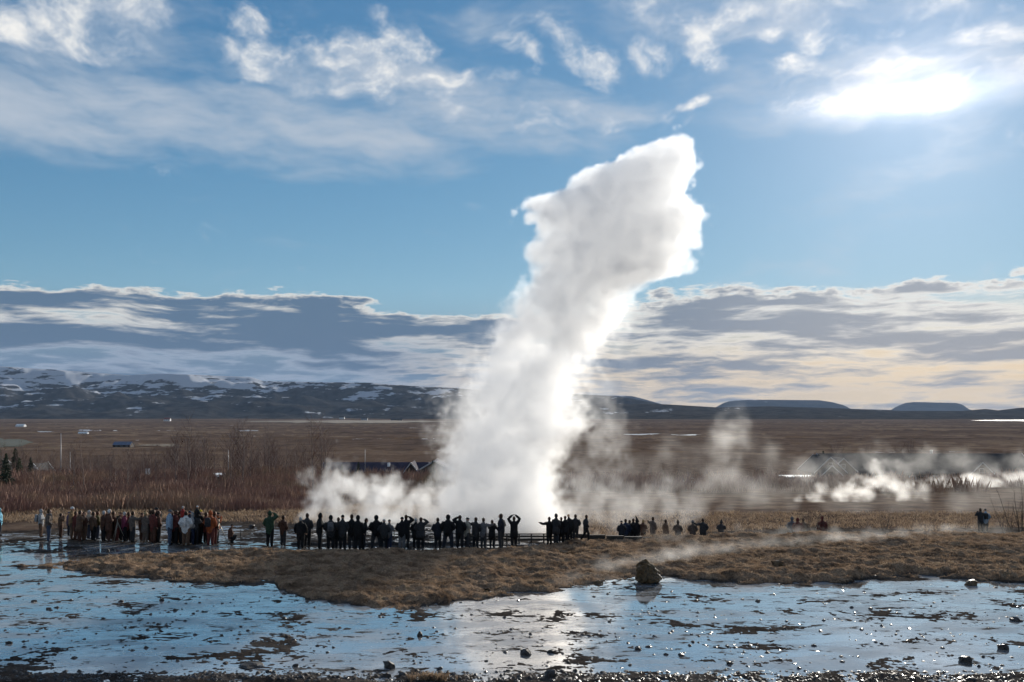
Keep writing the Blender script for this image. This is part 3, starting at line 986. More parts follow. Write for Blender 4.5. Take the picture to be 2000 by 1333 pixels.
# ------------------------------------------------------------------ trees, shrubs, scrub
def branch_mesh(name, rs, stems, h, crown_from, limbs, twigs, thick, up=0.8, trunk_only=None):
    """returns (trunk mesh, crown mesh)"""
    tr = MB(); cr = MB()
    for s_ in range(stems):
        a = rs.uniform(0, 6.28)
        lean = (0.05 if stems == 1 else 0.35) * rs.uniform(.4, 1.2)
        base = Vector((0, 0, -0.3)) if stems == 1 else Vector((rs.uniform(-.25, .25), rs.uniform(-.25, .25), -0.15))
        pts = []
        hh = h * (1 if stems == 1 else rs.uniform(.6, 1))
        for i in range(6):
            f = i / 5
            pts.append(base + Vector((math.cos(a) * lean * hh * f + rs.uniform(-.03, .03) * hh * .4, math.sin(a) * lean * hh * f + rs.uniform(-.03, .03) * hh * .4, f * hh)))
        tr.tube(pts, [thick * (1 - 0.88 * i / 5) for i in range(6)], 5)
        for l in range(limbs):
            f = crown_from + (0.97 - crown_from) * (l + rs.random()) / limbs
            k = min(int(f * 5), 4); p = pts[k].lerp(pts[k + 1], f * 5 - k)
            ang = rs.uniform(0, 6.28)
            ln = hh * (0.30 * (1 - f) + 0.07) * rs.uniform(.7, 1.3)
            dr = Vector((math.cos(ang), math.sin(ang), up * rs.uniform(.6, 1.5))).normalized()
            q = p + dr * ln * .55; e = p + dr * ln + Vector((0, 0, ln * .25))
            tk = thick * .34 * (1 - f * .6)
            cr.tube([p, q, e], [tk, tk * .6, tk * .15], 3, cap=False)
            for w in range(twigs):
                g = rs.uniform(.2, 1)
                b0 = p.lerp(q, g * 2) if g < .5 else q.lerp(e, g * 2 - 1)
                a2 = rs.uniform(0, 6.28)
                d2 = (dr * .6 + Vector((math.cos(a2), math.sin(a2), rs.uniform(-.1, 1.1)))).normalized()
                l2 = ln * rs.uniform(.25, .55)
                m2 = b0 + d2 * l2 * .5 + Vector((0, 0, .05 * l2)); e2 = b0 + d2 * l2 + Vector((0, 0, .2 * l2))
                cr.tube([b0, m2, e2], [tk * .3, tk * .2, tk * .06], 3, cap=False)
                for y in range(2):
                    b3 = b0.lerp(e2, rs.uniform(.3, .9)); a3 = rs.uniform(0, 6.28)
                    d3 = (d2 + Vector((math.cos(a3), math.sin(a3), rs.uniform(0, .8)))).normalized()
                    cr.tube([b3, b3 + d3 * l2 * .5], [tk * .16, tk * .05], 3, cap=False)
    return tr.mesh(name + '_trunk', True), cr.mesh(name + '_crown')


def conifer_mesh(name, rs, h, rad):
    tr = MB(); cr = MB()
    tr.tube([(0, 0, -.3), (0, 0, h * .5), (0, 0, h * .97)], [h * .018, h * .011, h * .002], 5)
    lv = int(h * 3.2)
    for i in range(lv):
        f = 0.07 + 0.91 * i / lv
        r = rad * (1 - f) ** 0.85 * rs.uniform(.8, 1.15) + .05
        nb = 9
        for k in range(nb):
            a = 6.283 * (k + rs.uniform(-.4, .4)) / nb + i * 1.3
            c, s_ = math.cos(a), math.sin(a)
            z = h * f + rs.uniform(-.1, .1)
            rr = r * rs.uniform(.65, 1.1)
            for m in range(5):
                g0 = .1 + .9 * m / 5
                px_, py_ = c * rr * g0, s_ * rr * g0
                zz = z - rr * .25 * g0 + rs.uniform(-.05, .05)
                w = .10 + .16 * (1 - g0) * rr
                L_ = rr * .32
                dx, dy = c * L_ + rs.uniform(-.08, .08), s_ * L_ + rs.uniform(-.08, .08)
                cr.add([(px_ - s_ * w, py_ + c * w, zz - .10), (px_ + s_ * w, py_ - c * w, zz - .10), (px_ + dx, py_ + dy, zz - .12 * L_), (px_ + dx * .3, py_ + dy * .3, zz + .12)], [(0, 1, 2), (0, 2, 3), (1, 2, 3)])
    return tr.mesh(name + '_trunk', True), cr.mesh(name + '_crown')


def place_tree(name, pair, loc, s_, rz, label, cat, group, sz=1.0):
    e = empty(name, loc, rz)
    e.scale = (s_, s_, s_ * sz)
    for nm, me in zip(('trunk', 'crown'), pair):
        o = bpy.data.objects.new(nm, me)
        COL.objects.link(o)
        o.parent = e
    tag(e, label, cat, group)
    return e


def build_trees():
    bark = simple_mat('birch_bark', (0.20, 0.15, 0.125), 0.85, 0.4, 6)
    twig = simple_mat('birch_twigs', (0.13, 0.075, 0.062), 0.85, 0.3, 2)
    dtw = simple_mat('willow_twigs', (0.060, 0.044, 0.032), 0.85, 0.3, 2)
    ndl = simple_mat('spruce_needles', (0.022, 0.036, 0.016), 0.8, 0.45, 1.2)
    grn = simple_mat('pine_needles', (0.045, 0.055, 0.022), 0.8, 0.45, 1.2)
    rs = random.Random(3)
    birch = []
    for i in range(6):
        a, b = branch_mesh('birch', rs, 1, 9.0, 0.18, 20, 7, 0.10, 1.1)
        a.materials.append(bark); b.materials.append(twig)
        birch.append((a, b))
    G = 'bare birches of the wood beyond the basin'
    rr = random.Random(8)
    cnt = 0
    for i in range(240):
        px = rr.uniform(-60, 640)
        d = rr.uniform(95, 240)
        x = (px - 1000) / F * d
        if px > 600 and d > 180: continue
        if 405 < px < 448 and d < 190: continue
        s_ = rr.uniform(.6, 1.15) * (1.0 if px > 330 else .72)
        place_tree('birch_tree', birch[i % 6], (x, d, gz(x, d)), s_, rr.uniform(0, 6.28), 'slender bare brown birch tree in the wood behind the left crowd', 'tree', G)
        cnt += 1
    for i in range(46):                                  # thin row behind the hotel
        px = rr.choice([rr.uniform(1615, 1700), rr.uniform(1745, 1800), rr.uniform(1250, 1560), rr.uniform(1210, 1330)])
        d = rr.uniform(300, 330) if px > 1600 else rr.uniform(240, 300)
        x = (px - 1000) / F * d
        place_tree('birch_tree', birch[i % 6], (x, d, gz(x, d)), rr.uniform(1.0, 1.6) if px > 1600 else rr.uniform(.6, .95), rr.uniform(0, 6.28),
                   'bare birch tree standing around the long hotel and car park' , 'tree', 'bare birches round the hotel', 1.05)
    con = []
    for i in range(3):
        a, b = conifer_mesh('spruce', rs, 8.0, 1.9)
        a.materials.append(bark); b.materials.append(ndl if i < 2 else grn)
        con.append((a, b))
    spots = [(1608, 300, 1.25, 0, 'dark pointed spruce rising behind the hotel gables'), (-25, 92, .62, 0, 'dark spruce at the far left edge behind the light blue jacket'), (12, 108, .70, 1, 'dark spruce second from the left edge'),
             (38, 122, .62, 2, 'mossy green pine third from the left edge'), (60, 140, .66, 1, 'dark spruce standing right of the green pine'), (-5, 150, .95, 0, 'tall dark spruce behind the left edge spruces'),
             (30, 165, .9, 2, 'tall olive green pine rising behind the left edge spruces'), (700, 205, .55, 1, 'dark spruce beside the long low purple roof'), (668, 215, .5, 0, 'small dark spruce at the end of the long purple roof'), (845, 200, .6, 0, 'dark spruce half hidden by the geyser column')]
    for (px, d, s_, k, lab) in spots:
        x = (px - 1000) / F * d
        place_tree('spruce_tree', con[k], (x, d, gz(x, d)), s_, rr.uniform(0, 6), lab, 'tree', 'evergreens')
    # bare willow shrubs
    shr = []
    for i in range(3):
        a, b = branch_mesh('willow', rs, 7, 2.6, 0.30, 5, 4, 0.022, 1.4)
        a.materials.append(dtw); b.materials.append(dtw)
        shr.append((a, b))
    ss = [(1583, 56.5, 1.15, 'tall bare shrub between the two hazy groups of people'), (1533, 55.5, .75, 'thin bare shrub left of the red brown group'), (1612, 57, .95, 'bare shrub beside the single hazy standing person'),
          (1690, 60, .70, 'thin sparse shrub in the steam left of the leaning shrub'), (1722, 60, 1.05, 'leaning bare shrub in front of the white vent steam'), (1990, 62, 1.75, 'large pale bushy shrub at the right edge of the picture'), (1968, 64, 1.2, 'smaller bare shrub beside the large right edge shrub'),
          (1655, 57, .5, 'low twiggy shrub on the crest of the grass ridge'), (1505, 54.5, .45, 'low twiggy shrub right of the pointed hood'), (1480, 54, .35, 'very small twiggy shrub on the ridge behind bright water')]
    for i, (px, d, s_, lab) in enumerate(ss):
        x = (px - 1000) / F * d
        place_tree('willow_shrub', shr[i % 3], (x, d, gz(x, d)), s_, i * 1.1, lab, 'shrub', 'bare willow shrubs')
    # the mass of low scrub below the trees
    r2 = np.random.default_rng(17)
    n = 24000
    d = 61 + 195 * r2.random(n) ** 1.35; px = -100 + 760 * r2.random(n); x = (px - 1000) / F * d
    keep = (px < 560 + 90 * r2.random(n)) & (d > 66 + 10 * fbm(x * .06, d * .06, 2, 4))
    x, d = x[keep], d[keep]
    # more around the hotel and behind the plume
    d3 = 130 + 160 * r2.random(5200); px3 = 640 + 1450 * r2.random(5200); x3 = (px3 - 1000) / F * d3
    kp = (fbm(x3 * .03, d3 * .03, 3, 6) > 0.05) & ~((px3 > 1230) & (px3 < 1560) & (d3 > 195))
    x = np.concatenate([x, x3[kp]]); d = np.concatenate([d, d3[kp]])
    z = ground_z(x, d)[0]
    hh = (0.25 + 0.022 * np.clip(d - 60, 0, 60) + 1.0 * np.clip(fbm(x * .05, d * .05, 3, 22) + .45, 0, 1.2)) * (0.6 + .5 * r2.random(len(x)))
    # keep the view open in front of the white coach
    pxx = 1000 + F * x / d
    gap = (pxx > 400) & (pxx < 452) & (d < 190)
    hh = np.where(gap, np.minimum(hh, np.maximum((H - (953 - HY) / F * d) - z, 0.1) / 1.4), hh)
    sm, t, b = new_mat('scrub_twigs')
    p = obj_pos(t)
    t.L(t.ramp(t.noise(p, 0.09, 5, 0.6), [(0.3, (0.14, 0.085, 0.070)), (0.45, (0.26, 0.155, 0.122)), (0.57, (0.33, 0.215, 0.15)), (0.7, (0.21, 0.17, 0.105))]), b.inputs['Base Color'])
    b.inputs['Roughness'].default_value = 0.9
    b.inputs['Specular IOR Level'].default_value = 0.1
    o = link('scrub', blades('scrub', x, d, z, r2, 26, hh, 0.008, sm, 0.4, 0.8), sm)
    tag(o, 'reddish brown mass of leafless birch scrub', 'scrub', kind='stuff')


build_rocks()
build_grass()
build_trees()
print('nature', round(time.time() - T0, 1))

# ------------------------------------------------------------------ people
PH = 1.75
_CL = {}


def cloth(c, rough=0.85):
    k = tuple(round(v, 3) for v in c)
    if k not in _CL:
        _CL[k] = simple_mat('cloth_%d' % len(_CL), c, rough, 0.28, 14.0, 0.004, spec=0.25)
    return _CL[k]


ARM = {   # elbow, wrist for the right arm (x mirrored for the left), in body heights
    'down': ((.162, -.010, .645), (.160, .030, .505)),
    'pocket': ((.168, -.020, .645), (.125, .060, .550)),
    'camera': ((.160, .075, .690), (.050, .125, .850)),
    'chest': ((.160, .030, .655), (.060, .125, .690)),
    'up': ((.190, .020, .915), (.060, .040, 1.030)),
    'brow': ((.205, .055, .840), (.080, .075, .930)),
    'raise': ((.190, .060, .880), (.150, .120, 1.020)),
    'out': ((.215, .060, .745), (.330, .100, .800)),
    'fold': ((.165, .020, .655), (.030, .110, .665)),
}


def body_variant(name, aL, aR, legs='stand', lean=0.0, yaw=0.0, pitch=0.0):
    h = PH
    mb = MB()
    caps = []

    def P(x, y, z):
        return Vector((x * h, (y + lean * max(z - .5, 0)) * h, z * h))

    def seg(pts, rad, mi, n=10):
        mb.tube(pts, rad, n)
        for a, b, ra, rb in zip(pts, pts[1:], rad, rad[1:]):
            ra = ra if not isinstance(ra, tuple) else sum(ra) / 2
            rb = rb if not isinstance(rb, tuple) else sum(rb) / 2
            caps.append((a, b, (ra + rb) / 2, mi))
    dz = 0.0
    if legs == 'crouch': dz = -.27
    if legs == 'ride': dz = -.45
    def Q(x, y, z): return P(x, y, z + dz)
    seg([Q(0, 0, .440), Q(0, 0, .49), Q(0, 0, .56), Q(0, 0, .65), Q(0, 0.003, .73), Q(0, 0, .79), Q(0, .003, .825), Q(0, .008, .86)],
        [(.112 * h, .088 * h), (.122 * h, .096 * h), (.122 * h, .094 * h), (.122 * h, .092 * h), (.128 * h, .094 * h), (.112 * h, .080 * h), (.066 * h, .062 * h), (.044 * h, .044 * h)], 0, 14)
    # head with face
    hc = Q(0, .022, .925)
    R3 = Matrix.Rotation(yaw, 3, 'Z') @ Matrix.Rotation(-pitch, 3, 'X')

    def HP(x, y, z): return hc + R3 @ Vector((x * h, y * h, z * h))
    seg([Q(0, .010, .83), HP(0, -.004, -.03)], [.034 * h, .036 * h], 2)
    seg([HP(0, .004, -.064), HP(0, .006, -.050), HP(0, .004, -.020), HP(0, 0, .010), HP(0, -.003, .038), HP(0, -.004, .058), HP(0, -.004, .066)],
        [.012 * h, (.028 * h, .034 * h), (.040 * h, .048 * h), (.044 * h, .054 * h), (.041 * h, .050 * h), (.026 * h, .032 * h), .006 * h], 2, 14)
    seg([HP(0, .050, .008), HP(0, .064, -.014), HP(0, .052, -.018)], [.006 * h, .010 * h, .006 * h], 2, 6)
    seg([HP(-.016, .050, -.034), HP(.016, .050, -.034)], [.006 * h, .006 * h], 2, 6)
    for s_ in (-1, 1):
        seg([HP(s_ * .043, -.004, -.016), HP(s_ * .047, -.004, .012)], [.008 * h, .010 * h], 2, 6)
        seg([HP(s_ * .016, .047, .016), HP(s_ * .030, .040, .016)], [.007 * h, .007 * h], 2, 6)   # brow over the eye
    # legs
    for s_ in (-1, 1):
        hip = Q(s_ * .052, 0, .475)
        if legs == 'stand': kn, an, fy = P(s_ * .058, .012, .275), P(s_ * .062, -.008, .045), 0
        elif legs == 'wide': kn, an, fy = P(s_ * .085, .015, .275), P(s_ * .105, -.008, .045), 0
        elif legs == 'walk': kn, an, fy = (P(.052, .09, .285), P(.052, .085, .045), 0) if s_ > 0 else (P(-.055, -.02, .27), P(-.055, -.17, .075), 0)
        elif legs == 'crouch': kn, an, fy = P(s_ * .085, .20, .285), P(s_ * .070, .03, .045), 0
        else: kn, an, fy = Q(s_ * .085, .20, .47), Q(s_ * .075, .22, .24), 0
        seg([hip, hip.lerp(kn, .5), kn, kn.lerp(an, .4), an], [.070 * h, .065 * h, .053 * h, .050 * h, .040 * h], 1, 10)
        f0 = an + Vector((0, -.012 * h, -.020 * h)); f1 = an + Vector((s_ * .012 * h, .085 * h, -.028 * h))
        seg([f0, f0.lerp(f1, .5), f1], [(.030 * h, .026 * h), (.030 * h, .024 * h), (.024 * h, .017 * h)], 3, 8)
    # arms
    fing = []
    for s_, nm in ((-1, aL), (1, aR)):
        e, w = ARM[nm]
        sh = Q(s_ * .092, -.002, .785); el = Q(s_ * e[0], e[1], e[2]); wr = Q(s_ * w[0], w[1], w[2])
        seg([sh, sh.lerp(el, .5), el, el.lerp(wr, .5), wr], [.058 * h, .056 * h, .048 * h, .043 * h, .034 * h], 0, 10)
        dr = (wr - el).normalized()
        if nm in ('pocket', 'fold', 'camera', 'chest', 'brow', 'up'):
            dr = (dr * .6 + Vector((-s_ * .9, .15, .1))).normalized()
        pe = wr + dr * .048 * h
        seg([wr, pe], [(.020 * h, .018 * h), (.023 * h, .014 * h)], 4, 8)
        fing.append((wr, pe, dr, s_))
    me = mb.mesh(name)
    ob = bpy.data.objects.new(name, me)
    COL.objects.link(ob)
    rm = ob.modifiers.new('r', 'REMESH'); rm.mode = 'VOXEL'; rm.voxel_size = 0.021
    sm_ = ob.modifiers.new('s', 'SMOOTH'); sm_.iterations = 2; sm_.factor = .5
    dg = bpy.context.evaluated_depsgraph_get()
    out = bpy.data.meshes.new_from_object(ob.evaluated_get(dg))
    bpy.data.objects.remove(ob)
    nv = len(out.vertices)
    co = np.empty(nv * 3, np.float32); out.vertices.foreach_get('co', co); co = co.reshape(-1, 3)
    nf = len(out.polygons)
    fi = np.empty(len(out.loops), np.int32); out.loops.foreach_get('vertex_index', fi)
    fi = fi.reshape(-1, 4)
    cen = co[fi].mean(1)
    best = np.full(nf, 1e9); lab = np.zeros(nf, np.int32)
    for a, b, r, mi in caps:
        a = np.array(a); b = np.array(b); ab = b - a
        t = np.clip(((cen - a) @ ab) / max(ab @ ab, 1e-9), 0, 1)
        dd = np.linalg.norm(cen - (a + t[:, None] * ab), axis=1) - r
        m = dd < best
        best[m] = dd[m]; lab[m] = mi
    # fingers: four unequal, bent, and a thumb, rooted in the palm
    fb = MB()
    for (wr, pe, dr, s_) in fing:
        side = dr.cross(Vector((0, 0, 1)))
        if side.length < .2: side = Vector((0, 1, 0))
        side.normalize()
        nrm = side.cross(dr).normalized()
        for k, ln in enumerate((.030, .040, .043, .038)):
            b0 = pe - dr * .010 * h + side * ((k - 1.5) * .0105 * h)
            b1 = b0 + dr * ln * .55 * h; b2 = b1 + (dr * .6 - nrm * .55) * ln * .55 * h
            fb.tube([b0, b1, b2], [.0056 * h, .0052 * h, .0042 * h], 5)
        b0 = wr + dr * .012 * h + side * (s_ * -.018 * h)
        fb.tube([b0, b0 + (dr * .5 + side * (-s_ * .8)) * .026 * h, b0 + (dr * .95 + side * (-s_ * .8)) * .040 * h], [.007 * h, .006 * h, .005 * h], 5)
    V = np.concatenate([co, np.array(fb.v, np.float32)])
    faces = [tuple(f) for f in fi] + [tuple(i + nv for i in f) for f in fb.f]
    me2 = bpy.data.meshes.new(name)
    me2.from_pydata(V.tolist(), [], faces)
    me2.polygons.foreach_set('material_index', np.concatenate([lab, np.full(len(fb.f), 4)]).astype(np.int32))
    me2.polygons.foreach_set('use_smooth', [True] * len(faces))
    me2.update()
    bpy.data.meshes.remove(out)
    for i in range(5):
        me2.materials.append(cloth((.03, .03, .03)))
    return dict(mesh=me2, head=hc, rot=R3.to_euler(), hands=[f[1] for f in fing], dz=dz * h, lean=lean)


def hat_mesh(kind):
    h = PH
    bm = bmesh.new()
    bmesh.ops.create_uvsphere(bm, u_segments=18, v_segments=12, radius=1.0)
    for v in bm.verts:
        x, y, z = v.co
        if kind == 'beanie':
            v.co = (x * .051 * h, (y * .060 - .004) * h, (max(z, -.15) * .062 + .016 + (.006 if z < 0 else 0)) * h)
        elif kind == 'cap':
            br = .035 if (y > .3 and -.3 < z < .1) else 0
            v.co = (x * .049 * h, (y * (.058 + br) - .003) * h, (max(z, -.1) * .050 + .022) * h)
        elif kind == 'hair':
            n = 1 + .05 * math.sin(9 * x + 7 * z) + .04 * math.sin(13 * y)
            v.co = (x * .050 * n * h, (y * .050 - .016) * n * h, (z * (.066 if z > 0 else .078) + .012) * n * h)
        elif kind == 'hood':
            pk = max(0, z - .6) * .02
            v.co = (x * .058 * h, (y * .060 - .016 - pk) * h, (z * (.074 if z > 0 else .085) + .008 + pk) * h)
        elif kind == 'point':
            pk = max(0, z - .1) ** 2 * .050
            v.co = (x * .062 * (1 - .35 * max(z, 0)) * h, (y * .064 - .014 - pk * .5) * h, (z * .080 + .004 + pk) * h)
    me = bpy.data.meshes.new(kind)
    bm.to_mesh(me); bm.free()
    me.polygons.foreach_set('use_smooth', [True] * len(me.polygons))
    me.materials.append(cloth((.03, .03, .03)))
    return me


def build_people():
    K = dict(blk=(.012, .012, .013), dkb=(.020, .022, .030), chr=(.035, .035, .037), brn=(.080, .038, .025), dkr=(.11, .030, .024), nav=(.020, .028, .055), gry=(.12, .12, .125), lgr=(.30, .30, .30), tan=(.24, .15, .075),
             rst=(.30, .075, .025), red=(.26, .030, .025), mag=(.16, .030, .060), lbl=(.24, .33, .42), sky=(.20, .48, .62), wht=(.62, .62, .60), bei=(.34, .30, .24), grn=(.030, .060, .034), yel=(.60, .42, .03), jea=(.06, .075, .11), olv=(.09, .075, .03),
             cof=(.12, .070, .045), gb=(.11, .085, .07), pur=(.10, .075, .11), skin=(.42, .26, .19), hbr=(.05, .03, .02), hgr=(.42, .41, .39), hbl=(.35, .24, .12))
    V = {
        'down': body_variant('person_down', 'down', 'down'), 'pocket': body_variant('person_pocket', 'pocket', 'pocket'), 'camera': body_variant('person_camera', 'camera', 'camera', 'stand', .02),
        'chest': body_variant('person_chest', 'chest', 'chest', 'stand', .03, 0, .25), 'up': body_variant('person_up', 'up', 'up'), 'browR': body_variant('person_browr', 'pocket', 'brow'), 'browL': body_variant('person_browl', 'brow', 'pocket'),
        'raiseR': body_variant('person_raiser', 'down', 'raise'), 'outL': body_variant('person_outl', 'out', 'pocket'), 'outR': body_variant('person_outr', 'pocket', 'out'), 'walk': body_variant('person_walk', 'down', 'pocket', 'walk', .05),
        'wide': body_variant('person_wide', 'pocket', 'pocket', 'wide'), 'fold': body_variant('person_fold', 'fold', 'fold'), 'bent': body_variant('person_bent', 'chest', 'chest', 'stand', .22, 0, .3), 'crouch': body_variant('person_crouch', 'chest', 'fold', 'crouch', .25, 0, .2),
        'ride': body_variant('person_ride', 'down', 'chest', 'ride', .05),
    }
    hats = {k: hat_mesh(k) for k in ('beanie', 'cap', 'hair', 'hood', 'point')}
    sk = MB(); sk.tube([(0, 0, .57 * PH), (0, 0, .50 * PH), (0, 0, .42 * PH), (0, .004, .335 * PH)], [(.122 * PH, .096 * PH), (.130 * PH, .104 * PH), (.136 * PH, .112 * PH), (.140 * PH, .118 * PH)], 18)
    coat = sk.mesh('coat_skirt', True); coat.materials.append(cloth(K['blk']))
    sc = MB()
    sc.tube([(.058 * PH * math.cos(a), .060 * PH * math.sin(a) + .01, .845 * PH) for a in np.linspace(0, 6.2832, 13)], [.020 * PH] * 13, 8, cap=False)
    sc.tube([(.03 * PH, .06 * PH, .84 * PH), (.035 * PH, .085 * PH, .74 * PH), (.035 * PH, .088 * PH, .66 * PH)], [.018 * PH, .017 * PH, .016 * PH], 6)
    scarf = sc.mesh('scarf', True); scarf.materials.append(cloth(K['gry']))

    def rbox(mb, c, s_, n=5):
        """rounded bag body"""
        rows = [(-.5, .82), (-.42, .97), (0, 1.0), (.34, .95), (.46, .78), (.5, .5)]
        o = len(mb.v); m = 16
        for (fz, k) in rows:
            for j in range(m):
                a = 6.2832 * j / m
                ca, sa = math.cos(a), math.sin(a)
                mb.v.append((c[0] + s_[0] / 2 * k * math.copysign(abs(ca) ** .45, ca), c[1] + s_[1] / 2 * k * math.copysign(abs(sa) ** .45, sa), c[2] + s_[2] * fz))
        for i in range(len(rows) - 1):
            for j in range(m):
                a = o + i * m + j; b = o + i * m + (j + 1) % m
                mb.f.append((a, b, b + m, a + m)); mb.mi.append(0)
        mb.f.append(tuple(o + j for j in reversed(range(m)))); mb.mi.append(0)
        mb.f.append(tuple(o + (len(rows) - 1) * m + j for j in range(m))); mb.mi.append(0)

    def backpack(loc, rz, s_, col, lab):
        e = empty('backpack', loc, rz)
        e.scale = (s_,) * 3
        a = MB(); rbox(a, (0, -.02, 0), (.30, .16, .46)); a.build('bag', cloth(col), e, True)
        a = MB(); rbox(a, (0, -.11, -.08), (.22, .07, .20)); a.build('pocket', cloth(tuple(c * .7 for c in col)), e, True)
        for q in (-1, 1):
            a = MB(); a.tube([(q * .09, .05, .20), (q * .10, .17, .20), (q * .12, .24, .05), (q * .11, .10, -.18)], [.018] * 4, 5); a.build('strap', cloth(K['blk']), e, True)
        tag(e, lab, 'backpack')

    def camera_thing(loc, rz, lab):
        e = empty('camera', loc, rz)
        a = MB(); a.box((0, 0, 0), (.13, .06, .09)); a.box((0, -.005, .055), (.05, .05, .03)); a.build('body', cloth((.012, .012, .012), .4), e)
        a = MB(); a.tube([(0, .03, 0), (0, .07, 0), (0, .12, 0)], [.033, .036, .038], 12); a.build('lens', cloth((.014, .014, .015), .35), e, True)
        tag(e, lab, 'camera')

    GL, GC, GR = 'people standing at the left of the basin', 'people lined up before the geyser', 'people beyond the grass ridge'
